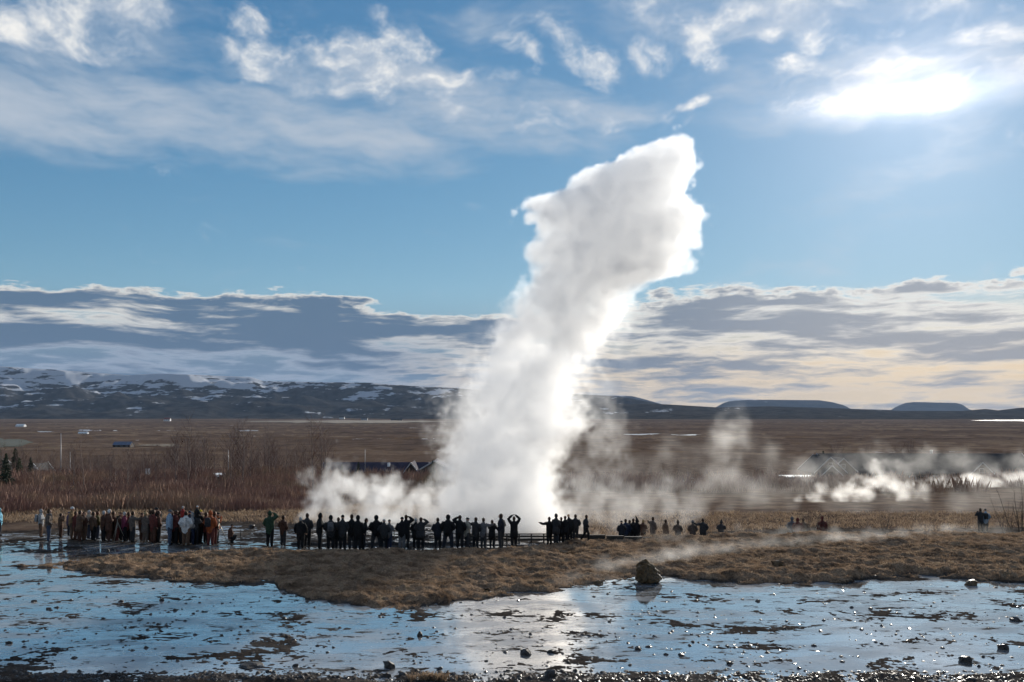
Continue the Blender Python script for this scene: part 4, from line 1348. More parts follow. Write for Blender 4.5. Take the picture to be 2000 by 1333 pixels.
    # px, head row, feet row, pose, facing (deg, 0 = away, - = to the right), jacket, trousers, head wear, its colour, extras, label
    T = [
        (-1, 993, 1046, 'pocket', -60, 'sky', 'dkb', 'hood', 'sky', '', GL, 'person in bright light blue jacket cut by the left edge of the picture'),
        (80, 995, 1049, 'fold', -75, 'lgr', 'cof', 'hood', 'lgr', 'P', GL, 'person in pale grey jacket and brown trousers, first whole figure from the left edge'),
        (95, 995, 1058, 'pocket', -70, 'gb', 'jea', 'hair', 'hbr', 's', GL, 'person in grey brown jacket beside the pale grey jacket near the left edge'),
        (134, 1000, 1046, 'down', -50, 'pur', 'dkb', 'beanie', 'pur', '', GL, 'person in dull purple behind the tan jacket and white hat'),
        (140, 990, 1054, 'pocket', -65, 'tan', 'cof', 'beanie', 'wht', '', GL, 'person in tan jacket with a white knitted hat'),
        (155, 997, 1058, 'camera', -40, 'cof', 'brn', 'hair', 'hbr', 'c', GL, 'person in coffee brown coat photographing, right of the white hat'),
        (173, 997, 1052, 'camera', -60, 'bei', 'jea', 'hair', 'hgr', '', GL, 'person in beige jacket and jeans holding a camera up, left crowd'),
        (190, 999, 1053, 'pocket', -45, 'olv', 'jea', 'hood', 'brn', '', GL, 'person in olive brown jacket right of the beige jacket'),
        (202, 998, 1057, 'camera', -35, 'brn', 'blk', 'hair', 'hgr', '', GL, 'person in dark brown photographing just left of the white haired big coat'),
        (213, 995, 1058, 'fold', -50, 'brn', 'brn', 'hair', 'wht', 'c', GL, 'white haired person in a wide dark brown coat left of the tripod'),
        (228, 1001, 1056, 'bent', -40, 'brn', 'dkr', 'cap', 'brn', '', GL, 'photographer in dark brown bending over the tripod'),
        (243, 1000, 1057, 'pocket', -55, 'mag', 'blk', 'hair', 'hgr', '', GL, 'grey haired person in a magenta jacket right of the tripod'),
        (259, 999, 1060, 'outR', -30, 'gb', 'chr', 'hair', 'hbr', '', GL, 'person in grey brown jacket holding a hand out, right of the magenta jacket'),
        (284, 1000, 1060, 'fold', -20, 'gb', 'gb', 'hair', 'hbl', 'c', GL, 'person in a long pale brown coat in the middle of the left crowd'),
        (294, 997, 1058, 'pocket', -50, 'cof', 'brn', 'hair', 'hbr', '', GL, 'person in brown squeezed between the long pale coat and the dark photographer'),
        (304, 991, 1059, 'camera', -60, 'blk', 'brn', 'beanie', 'blk', '', GL, 'tall person in black jacket photographing, left crowd'),
        (331, 994, 1064, 'down', -60, 'lbl', 'jea', 'beanie', 'gry', '', GL, 'person in light blue grey jacket and jeans in the left crowd'),
        (342, 997, 1063, 'chest', -40, 'dkr', 'blk', 'hair', 'hbr', '', GL, 'person in dark maroon right of the light blue grey jacket'),
        (355, 1000, 1063, 'up', -30, 'brn', 'blk', 'hair', 'hbr', '', GL, 'adult in dark brown carrying the child in red on the shoulders'),
        (363, 999, 1066, 'pocket', -10, 'wht', 'cof', 'hair', 'hbr', 'P', GL, 'person with a white upper body standing in front of the child in red'),
        (376, 1001, 1064, 'pocket', -55, 'lgr', 'nav', 'hood', 'lgr', '', GL, 'person in light grey jacket below the child with the white hat'),
        (383, 999, 1064, 'chest', -50, 'chr', 'blk', 'cap', 'blk', '', GL, 'adult in charcoal carrying the child with the white hat'),
        (390, 996, 1062, 'pocket', -45, 'brn', 'blk', 'beanie', 'yel', '', GL, 'person in dark jacket with a yellow knitted hat'),
        (411, 998, 1065, 'pocket', -15, 'rst', 'dkr', 'hood', 'rst', 'P', GL, 'person in rust orange jacket and hood with a backpack'),
        (424, 1001, 1060, 'camera', -60, 'rst', 'blk', 'cap', 'blk', '', GL, 'person in orange and black behind the second tripod'),
        (118, 1004, 1050, 'camera', -55, 'cof', 'brn', 'hair', 'hbr', '', GL, 'person in brown photographing between the left edge pair and the white hat'),
        (147, 999, 1055, 'pocket', -50, 'dkr', 'brn', 'hair', 'hbr', '', GL, 'person in dark red brown between the tan jacket and the coffee coat'),
        (164, 1001, 1056, 'fold', -45, 'brn', 'cof', 'hood', 'brn', '', GL, 'hooded person in brown between the coffee coat and the beige jacket'),
        (182, 1000, 1056, 'down', -40, 'cof', 'blk', 'hair', 'hbr', '', GL, 'person in coffee brown between the beige and the olive jacket'),
        (207, 1002, 1054, 'pocket', -30, 'dkr', 'brn', 'cap', 'brn', '', GL, 'person in dark red behind the white haired big coat'),
        (221, 999, 1055, 'pocket', -45, 'brn', 'brn', 'hair', 'hbr', '', GL, 'person in dark brown just left of the tripod photographer'),
        (236, 1003, 1055, 'camera', -50, 'cof', 'blk', 'hair', 'hbl', '', GL, 'fair haired person in brown behind the tripod legs'),
        (251, 1001, 1056, 'pocket', -35, 'dkr', 'blk', 'hair', 'hbr', '', GL, 'person in dark red right beside the magenta jacket'),
        (276, 1002, 1056, 'fold', -55, 'brn', 'brn', 'beanie', 'brn', '', GL, 'person in brown with a brown beanie left of the long pale coat'),
        (299, 996, 1061, 'down', -40, 'dkr', 'brn', 'hair', 'hbr', '', GL, 'person in dark red in front of the tall black photographer'),
        (309, 998, 1060, 'pocket', -50, 'brn', 'blk', 'hair', 'hbr', '', GL, 'person in brown at the right of the tall black photographer'),
        (336, 999, 1060, 'pocket', -45, 'nav', 'blk', 'hair', 'hbr', '', GL, 'person in navy tucked behind the light blue grey jacket'),
        (349, 1001, 1061, 'camera', -40, 'dkr', 'brn', 'cap', 'dkr', '', GL, 'person in dark red cap left of the shoulder ridden child in red'),
        (370, 998, 1061, 'pocket', -30, 'nav', 'blk', 'beanie', 'nav', '', GL, 'person in navy beanie between the two shoulder ridden children'),
        (402, 1001, 1062, 'fold', -35, 'dkr', 'blk', 'hair', 'hbr', '', GL, 'person in dark red between the yellow hat and the orange jacket'),
        (418, 999, 1063, 'down', -50, 'brn', 'dkr', 'hair', 'hbr', '', GL, 'person in brown between the two orange jackets'),
        (450, 1026, 1062, 'crouch', -60, 'brn', 'blk', 'beanie', 'blk', '', GL, 'dark figure crouching alone between the two crowds'),
        (527, 995, 1068, 'browR', -20, 'grn', 'blk', 'hood', 'grn', '', GC, 'person in a dark green jacket shading the eyes with one arm'),
        (553, 1007, 1066, 'pocket', -30, 'brn', 'chr', 'hair', 'hbr', '', GC, 'short person in dark brown right of the green jacket'),
        (587, 1010, 1071, 'down', -10, 'blk', 'blk', 'hair', 'hgr', '', GC, 'grey haired person in black left of a taller dark figure'),
        (600, 1003, 1067, 'pocket', -15, 'chr', 'blk', 'hair', 'hbr', '', GC, 'tall dark figure right of the grey haired person in black'),
        (624, 1003, 1075, 'chest', -80, 'blk', 'blk', 'hood', 'blk', 'K', GC, 'hooded dark figure in profile holding a camera at the chest'),
        (646, 1007, 1075, 'pocket', 0, 'chr', 'blk', 'hood', 'blk', 'G', GC, 'dark figure with a grey backpack right of the hooded profile'),
        (661, 1011, 1074, 'down', 10, 'blk', 'blk', 'hair', 'hbr', '', GC, 'person in black between the grey backpack and a grey striped back'),
        (669, 1006, 1075, 'pocket', -5, 'chr', 'blk', 'beanie', 'blk', '', GC, 'person in charcoal with a beanie left of a group of three'),
        (687, 1005, 1074, 'pocket', 0, 'blk', 'chr', 'hair', 'hbr', '', GC, 'tallest of the group of three dark figures standing close together'),
        (699, 1007, 1075, 'down', -10, 'blk', 'blk', 'hood', 'blk', '', GC, 'hooded middle one of the group of three dark figures'),
        (709, 1013, 1074, 'bent', -60, 'blk', 'blk', 'hair', 'hbr', '', GC, 'shortest of the group of three dark figures, leaning forward'),
        (735, 1007, 1071, 'wide', 10, 'blk', 'chr', 'hood', 'blk', '', GC, 'hooded dark figure standing with legs apart left of a grey cap'),
        (750, 1014, 1072, 'pocket', 0, 'chr', 'blk', 'cap', 'hgr', '', GC, 'person in charcoal with a pale grey cap'),
        (760, 1015, 1071, 'fold', -30, 'gry', 'nav', 'beanie', 'chr', '', GC, 'person in lighter grey jacket right of the pale grey cap'),
        (785, 1010, 1071, 'pocket', 0, 'blk', 'gry', 'beanie', 'blk', '', GC, 'person in black jacket and pale grey trousers'),
        (793, 1006, 1071, 'browR', -10, 'blk', 'blk', 'hair', 'hbr', '', GC, 'dark figure with raised elbow behind the pale grey trousers'),
        (812, 1013, 1070, 'pocket', 5, 'blk', 'blk', 'hair', 'hgr', 'c', GC, 'person in a wide dark coat left of a raised arm'),
        (822, 1011, 1071, 'browR', -5, 'chr', 'blk', 'hair', 'hbr', 'c', GC, 'person in a long coat lifting the right arm to the head'),
        (855, 1012, 1070, 'pocket', 0, 'dkb', 'blk', 'hair', 'hbr', '', GC, 'slim person in dark blue left of the widest dark figure'),
        (875, 1006, 1071, 'wide', -5, 'blk', 'dkb', 'hood', 'blk', '', GC, 'widest dark figure with hood beside the low timber rails'),
        (898, 1007, 1071, 'browL', -20, 'blk', 'blk', 'hair', 'hbr', '', GC, 'dark figure with left arm bent up to the head before the rails'),
        (912, 1011, 1070, 'fold', -60, 'bei', 'chr', 'cap', 'chr', '', GC, 'person in a light beige jacket behind the low rails'),
        (929, 1011, 1070, 'outL', -20, 'chr', 'blk', 'hair', 'hbr', '', GC, 'dark figure with left hand held out, right of the beige jacket'),
        (944, 1012, 1070, 'outR', -25, 'gry', 'chr', 'hair', 'hbr', '', GC, 'person in grey reaching towards a smaller person at the rails'),
        (961, 1016, 1070, 'camera', -10, 'blk', 'blk', 'hair', 'hbr', 'c', GC, 'short person in black with long hair photographing behind the rails'),
        (979, 1004, 1071, 'pocket', 60, 'dkb', 'chr', 'hair', 'hbr', '', GC, 'tall figure in profile near the end of the low rails'),
        (1004, 1009, 1071, 'up', 0, 'blk', 'blk', 'hair', 'hbr', 'c', GC, 'figure with both arms raised above the head taking a picture'),
        (1073, 1010, 1064, 'outL', 30, 'blk', 'blk', 'hair', 'hbr', '', GC, 'dark figure holding something out to the left, gap in the crowd beside it'),
        (1086, 1004, 1065, 'pocket', -40, 'chr', 'chr', 'hood', 'chr', 'c', GC, 'tall dark figure right of the outstretched hand'),
        (1096, 1013, 1063, 'fold', -20, 'blk', 'blk', 'hair', 'hbr', 'c', GC, 'left one of the two figures leaning their heads together'),
        (1104, 1013, 1063, 'fold', 20, 'blk', 'blk', 'hair', 'hbr', 'c', GC, 'right one of the two figures leaning their heads together'),
        (1113, 1006, 1062, 'bent', 30, 'blk', 'blk', 'beanie', 'hbl', '', GC, 'dark figure bowing its head right of the leaning pair'),
        (1124, 1018, 1061, 'pocket', -10, 'chr', 'chr', 'hair', 'hbr', '', GC, 'small figure half hidden behind the bowed head'),
        (1144, 1006, 1061, 'walk', -70, 'chr', 'blk', 'hair', 'hbr', '', GC, 'lone figure walking right beyond the end of the crowd'),
        (1214, 1018, 53.0, 'pocket', 0, 'dkb', 'blk', 'beanie', 'chr', '', GR, 'first figure of the tight group on the ridge, seen from the left'),
        (1222, 1014, 53.6, 'down', -5, 'nav', 'blk', 'hair', 'hbr', '', GR, 'figure in dark blue, second of the tight group on the ridge'),
        (1230, 1016, 54.6, 'camera', 0, 'chr', 'blk', 'hair', 'hbr', '', GR, 'small figure at the back of the tight group on the ridge'),
        (1237, 1013, 54.2, 'raiseR', 0, 'blk', 'blk', 'hair', 'hbr', '', GR, 'figure holding a camera up in the tight group on the ridge'),
        (1244, 1014, 53.4, 'pocket', 0, 'blk', 'blk', 'hood', 'blk', '', GR, 'hooded black figure at the right of the tight group'),
        (1256, 1015, 53.2, 'fold', -40, 'brn', 'blk', 'hair', 'hbl', '', GR, 'figure in dark brown between the tight group and the tall grey brown one'),
        (1275, 1010, 53.0, 'outL', -50, 'gb', 'gb', 'hair', 'hbr', '', GR, 'tall grey brown figure standing on the ridge holding a hand forward'),
        (1300, 1015, 54.0, 'down', -60, 'cof', 'cof', 'hair', 'hbr', '', GR, 'slim figure alone right of the tall grey brown one'),
        (1324, 1017, 53.6, 'pocket', -30, 'gb', 'chr', 'point', 'gb', '', GR, 'figure with a pointed hood and elbows out on the ridge'),
        (1353, 1017, 54.2, 'pocket', -20, 'gb', 'chr', 'hood', 'gry', '', GR, 'greyish hooded figure left of the pointing person'),
        (1373, 1013, 53.8, 'outL', -10, 'chr', 'chr', 'hair', 'hbr', '', GR, 'dark person stretching the left arm out to point'),
        (1408, 1018, 53.4, 'bent', -20, 'chr', 'chr', 'point', 'chr', '', GR, 'figure with a tall pointed hood alone at the end of the ridge crowd'),
        (1547, 1010, 57.5, 'pocket', 10, 'gry', 'chr', 'hood', 'gry', '', GR, 'hazy grey figure left of the red brown one among the shrubs'),
        (1558, 1012, 57.0, 'wide', -10, 'dkr', 'dkr', 'hood', 'dkr', '', GR, 'hazy wide figure in red brown among the bare shrubs'),
        (1569, 1013, 57.8, 'fold', 0, 'cof', 'cof', 'hair', 'hbr', '', GR, 'hazy brown figure right of the red brown one'),
        (1606, 1009, 58.0, 'down', 0, 'dkr', 'chr', 'hood', 'dkr', '', GR, 'hazy single figure standing straight among the bare shrubs'),
        (1915, 993, 68.6, 'camera', 0, 'chr', 'blk', 'hair', 'hbr', '', GR, 'darker one of the couple standing far right in the thin steam'),
        (1925, 994, 69.0, 'pocket', -15, 'lbl', 'chr', 'beanie', 'chr', 'B', GR, 'person of the far right couple in a light blue grey jacket'),
    ]
    rr = random.Random(21)

    def person(px, head, feet, pose, face, jk, tr, hat, hc, ex, grp, lab, at=None, size=None):
        v = V[pose]
        if at is None:
            d = feet if feet < 200 else flat_d(feet)
            x = (px - 1000) / F * d
            z = gz(x, d)
            # shallow water: stand on the bed
            top = H - (head - HY) / F * d
            frac = 1.0 if pose != 'crouch' else .70
            s_ = min(max((top - z) / (PH * frac), .80), 1.10)
        else:
            x, d, z = at; s_ = size
        o = bpy.data.objects.new('person', v['mesh'])
        COL.objects.link(o)
        o.location = (x, d, z)
        rz = R(face + rr.uniform(-10, 10))
        o.rotation_euler = (0, 0, rz)
        wk = rr.uniform(.96, 1.10) * (1.15 if pose == 'wide' else 1.0)
        o.scale = (s_ * wk, s_ * wk, s_)
        glove = 'skin' if rr.random() < .45 else 'blk'
        for i, c in enumerate((jk, tr, 'skin', 'blk', glove)):
            o.material_slots[i].link = 'OBJECT'
            o.material_slots[i].material = cloth(K[c], .55 if c == 'skin' else .85)
        ht = bpy.data.objects.new({'hair': 'hair', 'hood': 'hood', 'point': 'hood', 'cap': 'cap', 'beanie': 'beanie'}[hat], hats[hat])
        COL.objects.link(ht)
        ht.parent = o
        ht.location = v['head']
        ht.rotation_euler = v['rot']
        ht.material_slots[0].link = 'OBJECT'
        ht.material_slots[0].material = cloth(K[hc])
        for q, me_, nm in (('c', coat, 'coat_skirt'), ('s', scarf, 'scarf')):
            if q in ex:
                c_ = bpy.data.objects.new(nm, me_); COL.objects.link(c_); c_.parent = o
                c_.material_slots[0].link = 'OBJECT'
                c_.material_slots[0].material = cloth(K[jk] if q == 'c' else K['gry'])
        tag(o, lab, 'person', grp)
        M_ = Matrix.Translation((x, d, z)) @ Matrix.Rotation(rz, 4, 'Z') @ Matrix.Diagonal((s_ * wk, s_ * wk, s_, 1))
        packs = {'P': {80: ('lgr', 'pale grey backpack worn by the first whole figure from the left edge'), 363: ('wht', 'white backpack on the person in front of the child in red'), 411: ('chr', 'dark grey backpack on the rust orange jacket')},
                 'G': {646: ('gry', 'grey backpack in the dark row before the geyser')}, 'B': {1925: ('chr', 'round dark bag worn by the far right couple')}}
        for q in 'PGB':
            if q in ex:
                c, l_ = packs[q][px]
                backpack(M_ @ Vector((0, -.23, .69 * PH)), rz, s_, K[c], l_)
        if 'K' in ex:
            camera_thing(M_ @ ((v['hands'][0] + v['hands'][1]) / 2 + Vector((0, .06, .02))), rz, 'dark camera held by the hooded profile figure before the geyser')
        return o
    made = {}
    for row in T:
        made[row[0]] = person(*row)
    # children riding on shoulders
    for par, px, jk, hat, hc, lab in ((355, 358, 'red', 'hair', 'hgr', 'child in a red jacket riding on shoulders in the left crowd'), (383, 381, 'blk', 'beanie', 'wht', 'child in dark jacket and white hat riding on shoulders, left crowd')):
        a = made[par]
        person(px, 0, 0, 'ride', -40, jk, 'blk', hat, hc, '', GL, lab, (a.location.x + .06, a.location.y - .02, a.location.z + .83 * PH * a.scale.z - .02), .66)
    # tripods
    met = simple_mat('tripod_metal', (.30, .27, .22), .4, .2, 20, metal=.6)
    for px, py, hgt, lab in ((231, 1058, 1.30, 'open wooden coloured tripod standing in the left crowd'), (429, 1061, 1.35, 'thin dark tripod beside the person in orange and black')):
        d = flat_d(py); x = (px - 1000) / F * d
        e = empty('tripod', (x, d - .1, gz(x, d)))
        for k in range(3):
            a = 2.09 * k + .55
            m = MB(); m.tube([(0, 0, hgt * .86), (math.cos(a) * .22, math.sin(a) * .22, hgt * .43), (math.cos(a) * .46, math.sin(a) * .46, 0)], [.021, .018, .012], 6); m.build('leg', met, e, True)
        m = MB(); m.tube([(0, 0, hgt * .6), (0, 0, hgt)], [.018, .018], 6); m.build('centre_post', met, e, True)
        m = MB(); m.box((0, 0, hgt + .02), (.10, .12, .05)); m.build('head', cloth((.015, .015, .015)), e)
        tag(e, lab, 'tripod', 'tripods')
        if px == 231:
            camera_thing((x, d - .1, gz(x, d) + hgt + .095), R(-50), 'black camera mounted on the open tripod in the left crowd')
    # yellow carrier bag
    d = flat_d(1050); x = (393 - 1000) / F * d
    e = empty('carrier_bag', (x, d - .25, .42))
    m = MB(); rbox(m, (0, 0, .20), (.30, .15, .42)); m.build('bag', simple_mat('yellow_plastic', (.72, .52, .03), .35, .2, 9), e, True)
    m = MB()
    for q in (-.06, .06):
        m.tube([(-.07, q, .38), (-.04, q * .5, .56), (.04, q * .5, .56), (.07, q, .38)], [.010] * 4, 5)
    m.build('handle', simple_mat('yellow_handle', (.65, .45, .03), .4), e, True)
    tag(e, 'bright yellow plastic bag carried low in the left crowd', 'bag')


# ------------------------------------------------------------------ rails and ropes round the basin
def build_fences():
    wood = simple_mat('wet_timber', (.030, .024, .018), .6, .4, 5)
    pale = simple_mat('weathered_post', (.25, .23, .20), .7, .3, 5)
    rope = simple_mat('rope_fibre', (.10, .09, .075), .9, .3, 40)
    # low timber rails behind the row of people
    D0 = 49.3

    def X(px, d=D0): return (px - 1000) / F * d
    e = empty('timber_rails', (X(1015), D0, 0))
    x0 = X(918) - X(1015); x1 = X(1110) - X(1015)
    n = 9
    for i in range(n):
        m = MB(); x = x0 + (x1 - x0) * i / (n - 1); m.tube([(x, 0, -.1), (x, 0, .50)], [.045, .04], 8); m.build('post', wood, e)
    for z in (.16, .34, .47):
        m = MB(); m.box(((x0 + x1) / 2, .03 if z < .45 else 0, z), (x1 - x0 + .3, .05, .10 if z < .45 else .06)); m.build('rail', wood, e)
    for q in (.0, .28):
        m = MB(); m.tube([(x1 - .2 + q, -.05, -.05), (x1 - .05 + q, -.05, .52)], [.05, .045], 8); m.build('brace', pale if q else wood, e)
    tag(e, 'low dark timber rails behind the crowd at the geyser basin', 'railing')
    e = empty('timber_edging', (X(1200, 52), 52, 0))
    for i in range(5):
        xa = X(1112, 50) + (X(1290, 50) - X(1112, 50)) * i / 5 - X(1200, 52)
        w = (X(1290, 50) - X(1112, 50)) / 5
        m = MB(); m.box((xa + w / 2, -2.0, .26 - .05 * i), (w - .06, .16, .24)); m.build('beam', wood, e)
        m = MB(); m.tube([(xa + .1, -1.9, -.3), (xa + .1, -1.9, .30 - .05 * i)], [.06, .06], 7); m.build('post', wood, e)
    tag(e, 'row of dark timber beams continuing from the low rails', 'edging')
    e = empty('stone_edging', (X(700, 48.4), 48.4, 0))
    me = lump_mesh('kerb_stone', 4, 2, .25, .7, .6); me.materials.append(rock_mat('edging_stone', (.016, .014, .012), (.045, .04, .036), .5))
    for i in range(26):
        o = bpy.data.objects.new('stone', me); COL.objects.link(o); o.parent = e
        px = 575 + 345 * i / 25
        o.location = (X(px, 48.4) - X(700, 48.4), random.uniform(-.15, .15), .04); s_ = random.uniform(.13, .27); o.scale = (s_ * 1.4, s_, s_); o.rotation_euler = (0, 0, random.uniform(-.4, .4))
    tag(e, 'low line of dark stones along the basin behind the crowd', 'edging')
    e = empty('rope_fence', (X(700, 50.2), 50.2, 0))
    pts = []
    pxs = list(range(470, 1010, 60))
    for px in pxs:
        x = X(px, 50.2) - X(700, 50.2)
        z = max(0, gz(X(px, 50.2), 50.2))
        m = MB(); m.tube([(x, 0, z - .2), (x, 0, z + .58)], [.018, .018], 6); m.build('post', wood, e)
        pts.append(Vector((x, 0, z + .52)))
    m = MB()
    for a, b in zip(pts, pts[1:]):
        q = [a.lerp(b, k / 5) - Vector((0, 0, .07 * math.sin(math.pi * k / 5))) for k in range(6)]
        m.tube(q, [.012] * 6, 5)
    m.build('rope', rope, e)
    tag(e, 'thin rope on short posts round the geyser basin', 'fence')


# ------------------------------------------------------------------ buildings, cars, poles
def gable(e, cx, cy, z0, L, Wd, eave, ridge, axis, wm, rm, tm, over=.5, trim=True, openings=()):
    """one gabled volume: wall, roof (two slabs), bargeboards, windows. axis: ridge along 'x' or 'y' of the parent"""
    def T(u, v, z):            # u along the ridge, v across
        return (cx + u, cy + v, z0 + z) if axis == 'x' else (cx + v, cy + u, z0 + z)
    h = L / 2; w = Wd / 2
    m = MB()
    poly = [T(-h, -w, -1.5), T(-h, w, -1.5), T(-h, w, eave), T(-h, 0, ridge - .12), T(-h, -w, eave)]
    m.prism(poly, (1, 0, 0) if axis == 'x' else (0, 1, 0), L)
    m.build('wall', wm, e)
    roof = None
    for s_ in (-1, 1):
        sl = (ridge - eave) / w
        ve = w + over
        poly = [T(-h - over, 0, ridge), T(-h - over, s_ * ve, ridge - sl * ve), T(-h - over, s_ * ve, ridge - sl * ve - .18), T(-h - over, 0, ridge - .18)]
        m = MB(); m.prism(poly, (1, 0, 0) if axis == 'x' else (0, 1, 0), L + 2 * over)
        r = m.build('roof', rm, e)
        roof = roof or r
        if trim:
            for q in (-1, 1):
                u0 = q * (h + over + .03)
                poly = [T(u0, 0, ridge + .12), T(u0, s_ * (ve + .02), ridge - sl * ve + .10), T(u0, s_ * (ve + .02), ridge - sl * ve - .32), T(u0, 0, ridge - .30)]
                m = MB(); m.prism(poly, (q, 0, 0) if axis == 'x' else (0, q, 0), .10); m.build('bargeboard', tm, e)
    for (u, z, ww, hh, side) in openings:            # windows on the front (nearer) face
        pane = simple_glass()
        m = MB()
        if axis == 'x':
            c = (cx + u, cy - w - .04, z0 + z); s_ = (ww, .08, hh); s2 = (ww * .82, .05, hh * .82); c2 = (c[0], c[1] - .03, c[2])
        else:
            c = (cx + u, cy - h - .04, z0 + z); s_ = (ww, .08, hh); s2 = (ww * .82, .05, hh * .82); c2 = (c[0], c[1] - .03, c[2])
        m.box(c, s_); f = m.build('window', tm, e)
        m = MB(); m.box(c2, s2); m.build('pane', pane, f)
    return roof


_G = []


def simple_glass():
    if not _G:
        m, t, b = new_mat('window_glass')
        b.inputs['Base Color'].default_value = (.02, .022, .025, 1)
        b.inputs['Roughness'].default_value = .08
        _G.append(m)
    return _G[0]


def car(loc, rz, paint, lab, kind='car'):
    e = empty('parked_car' if kind == 'car' else 'parked_van', loc, rz)
    tall = 1.0 if kind == 'car' else 1.35
    L = 4.3
    prof = [(-2.15, .35), (-2.12, .78), (-1.95, .92), (-1.0, .98), (.95, 1.0), (1.9, .93), (2.12, .75), (2.15, .35)]
    body = MB()
    body.prism([(x, -.86, z * (1 + .15 * (tall - 1))) for x, z in prof], (0, 1, 0), 1.72)
    body.build('body', paint, e)
    roofp = [(-1.05, .97), (-.45, 1.45 * tall), (.95 if tall == 1 else 1.7, 1.47 * tall), (1.75 if tall == 1 else 2.0, .98)]
    m = MB(); m.prism([(x, -.76, z) for x, z in roofp], (0, 1, 0), 1.52); m.build('cabin', paint, e)
    gl = [(-.88, 1.03), (-.42, 1.36 * tall), (.90 if tall == 1 else 1.55, 1.38 * tall), (1.50 if tall == 1 else 1.8, 1.03)]
    for s_ in (-1, 1):
        m = MB(); m.prism([(x, s_ * .765, z) for x, z in gl], (0, s_, 0), .012); m.build('window', simple_glass(), e)
    m = MB(); m.prism([(-1.06, -.66, 1.03), (-1.06, .66, 1.03), (-.54, .62, 1.38 * tall), (-.54, -.62, 1.38 * tall)], (-.85, 0, .5), .02); m.build('windscreen', simple_glass(), e)
    ty = cloth((.015, .015, .015))
    for x in (-1.35, 1.35):
        for s_ in (-1, 1):
            m = MB(); m.tube([(x, s_ * .70, .33), (x, s_ * .89, .33)], [.33, .33], 14); w = m.build('wheel', ty, e)
            m = MB(); m.tube([(x, s_ * .88, .33), (x, s_ * .90, .33)], [.19, .19], 10); m.build('rim', cloth((.35, .35, .36)), w)
    for s_ in (-1, 1):
        m = MB(); m.box((-2.13, s_ * .62, .70), (.06, .30, .14)); m.build('headlight', cloth((.7, .7, .68)), e)
    tag(e, lab, 'car' if kind == 'car' else 'van', 'vehicles parked beside the hotel')


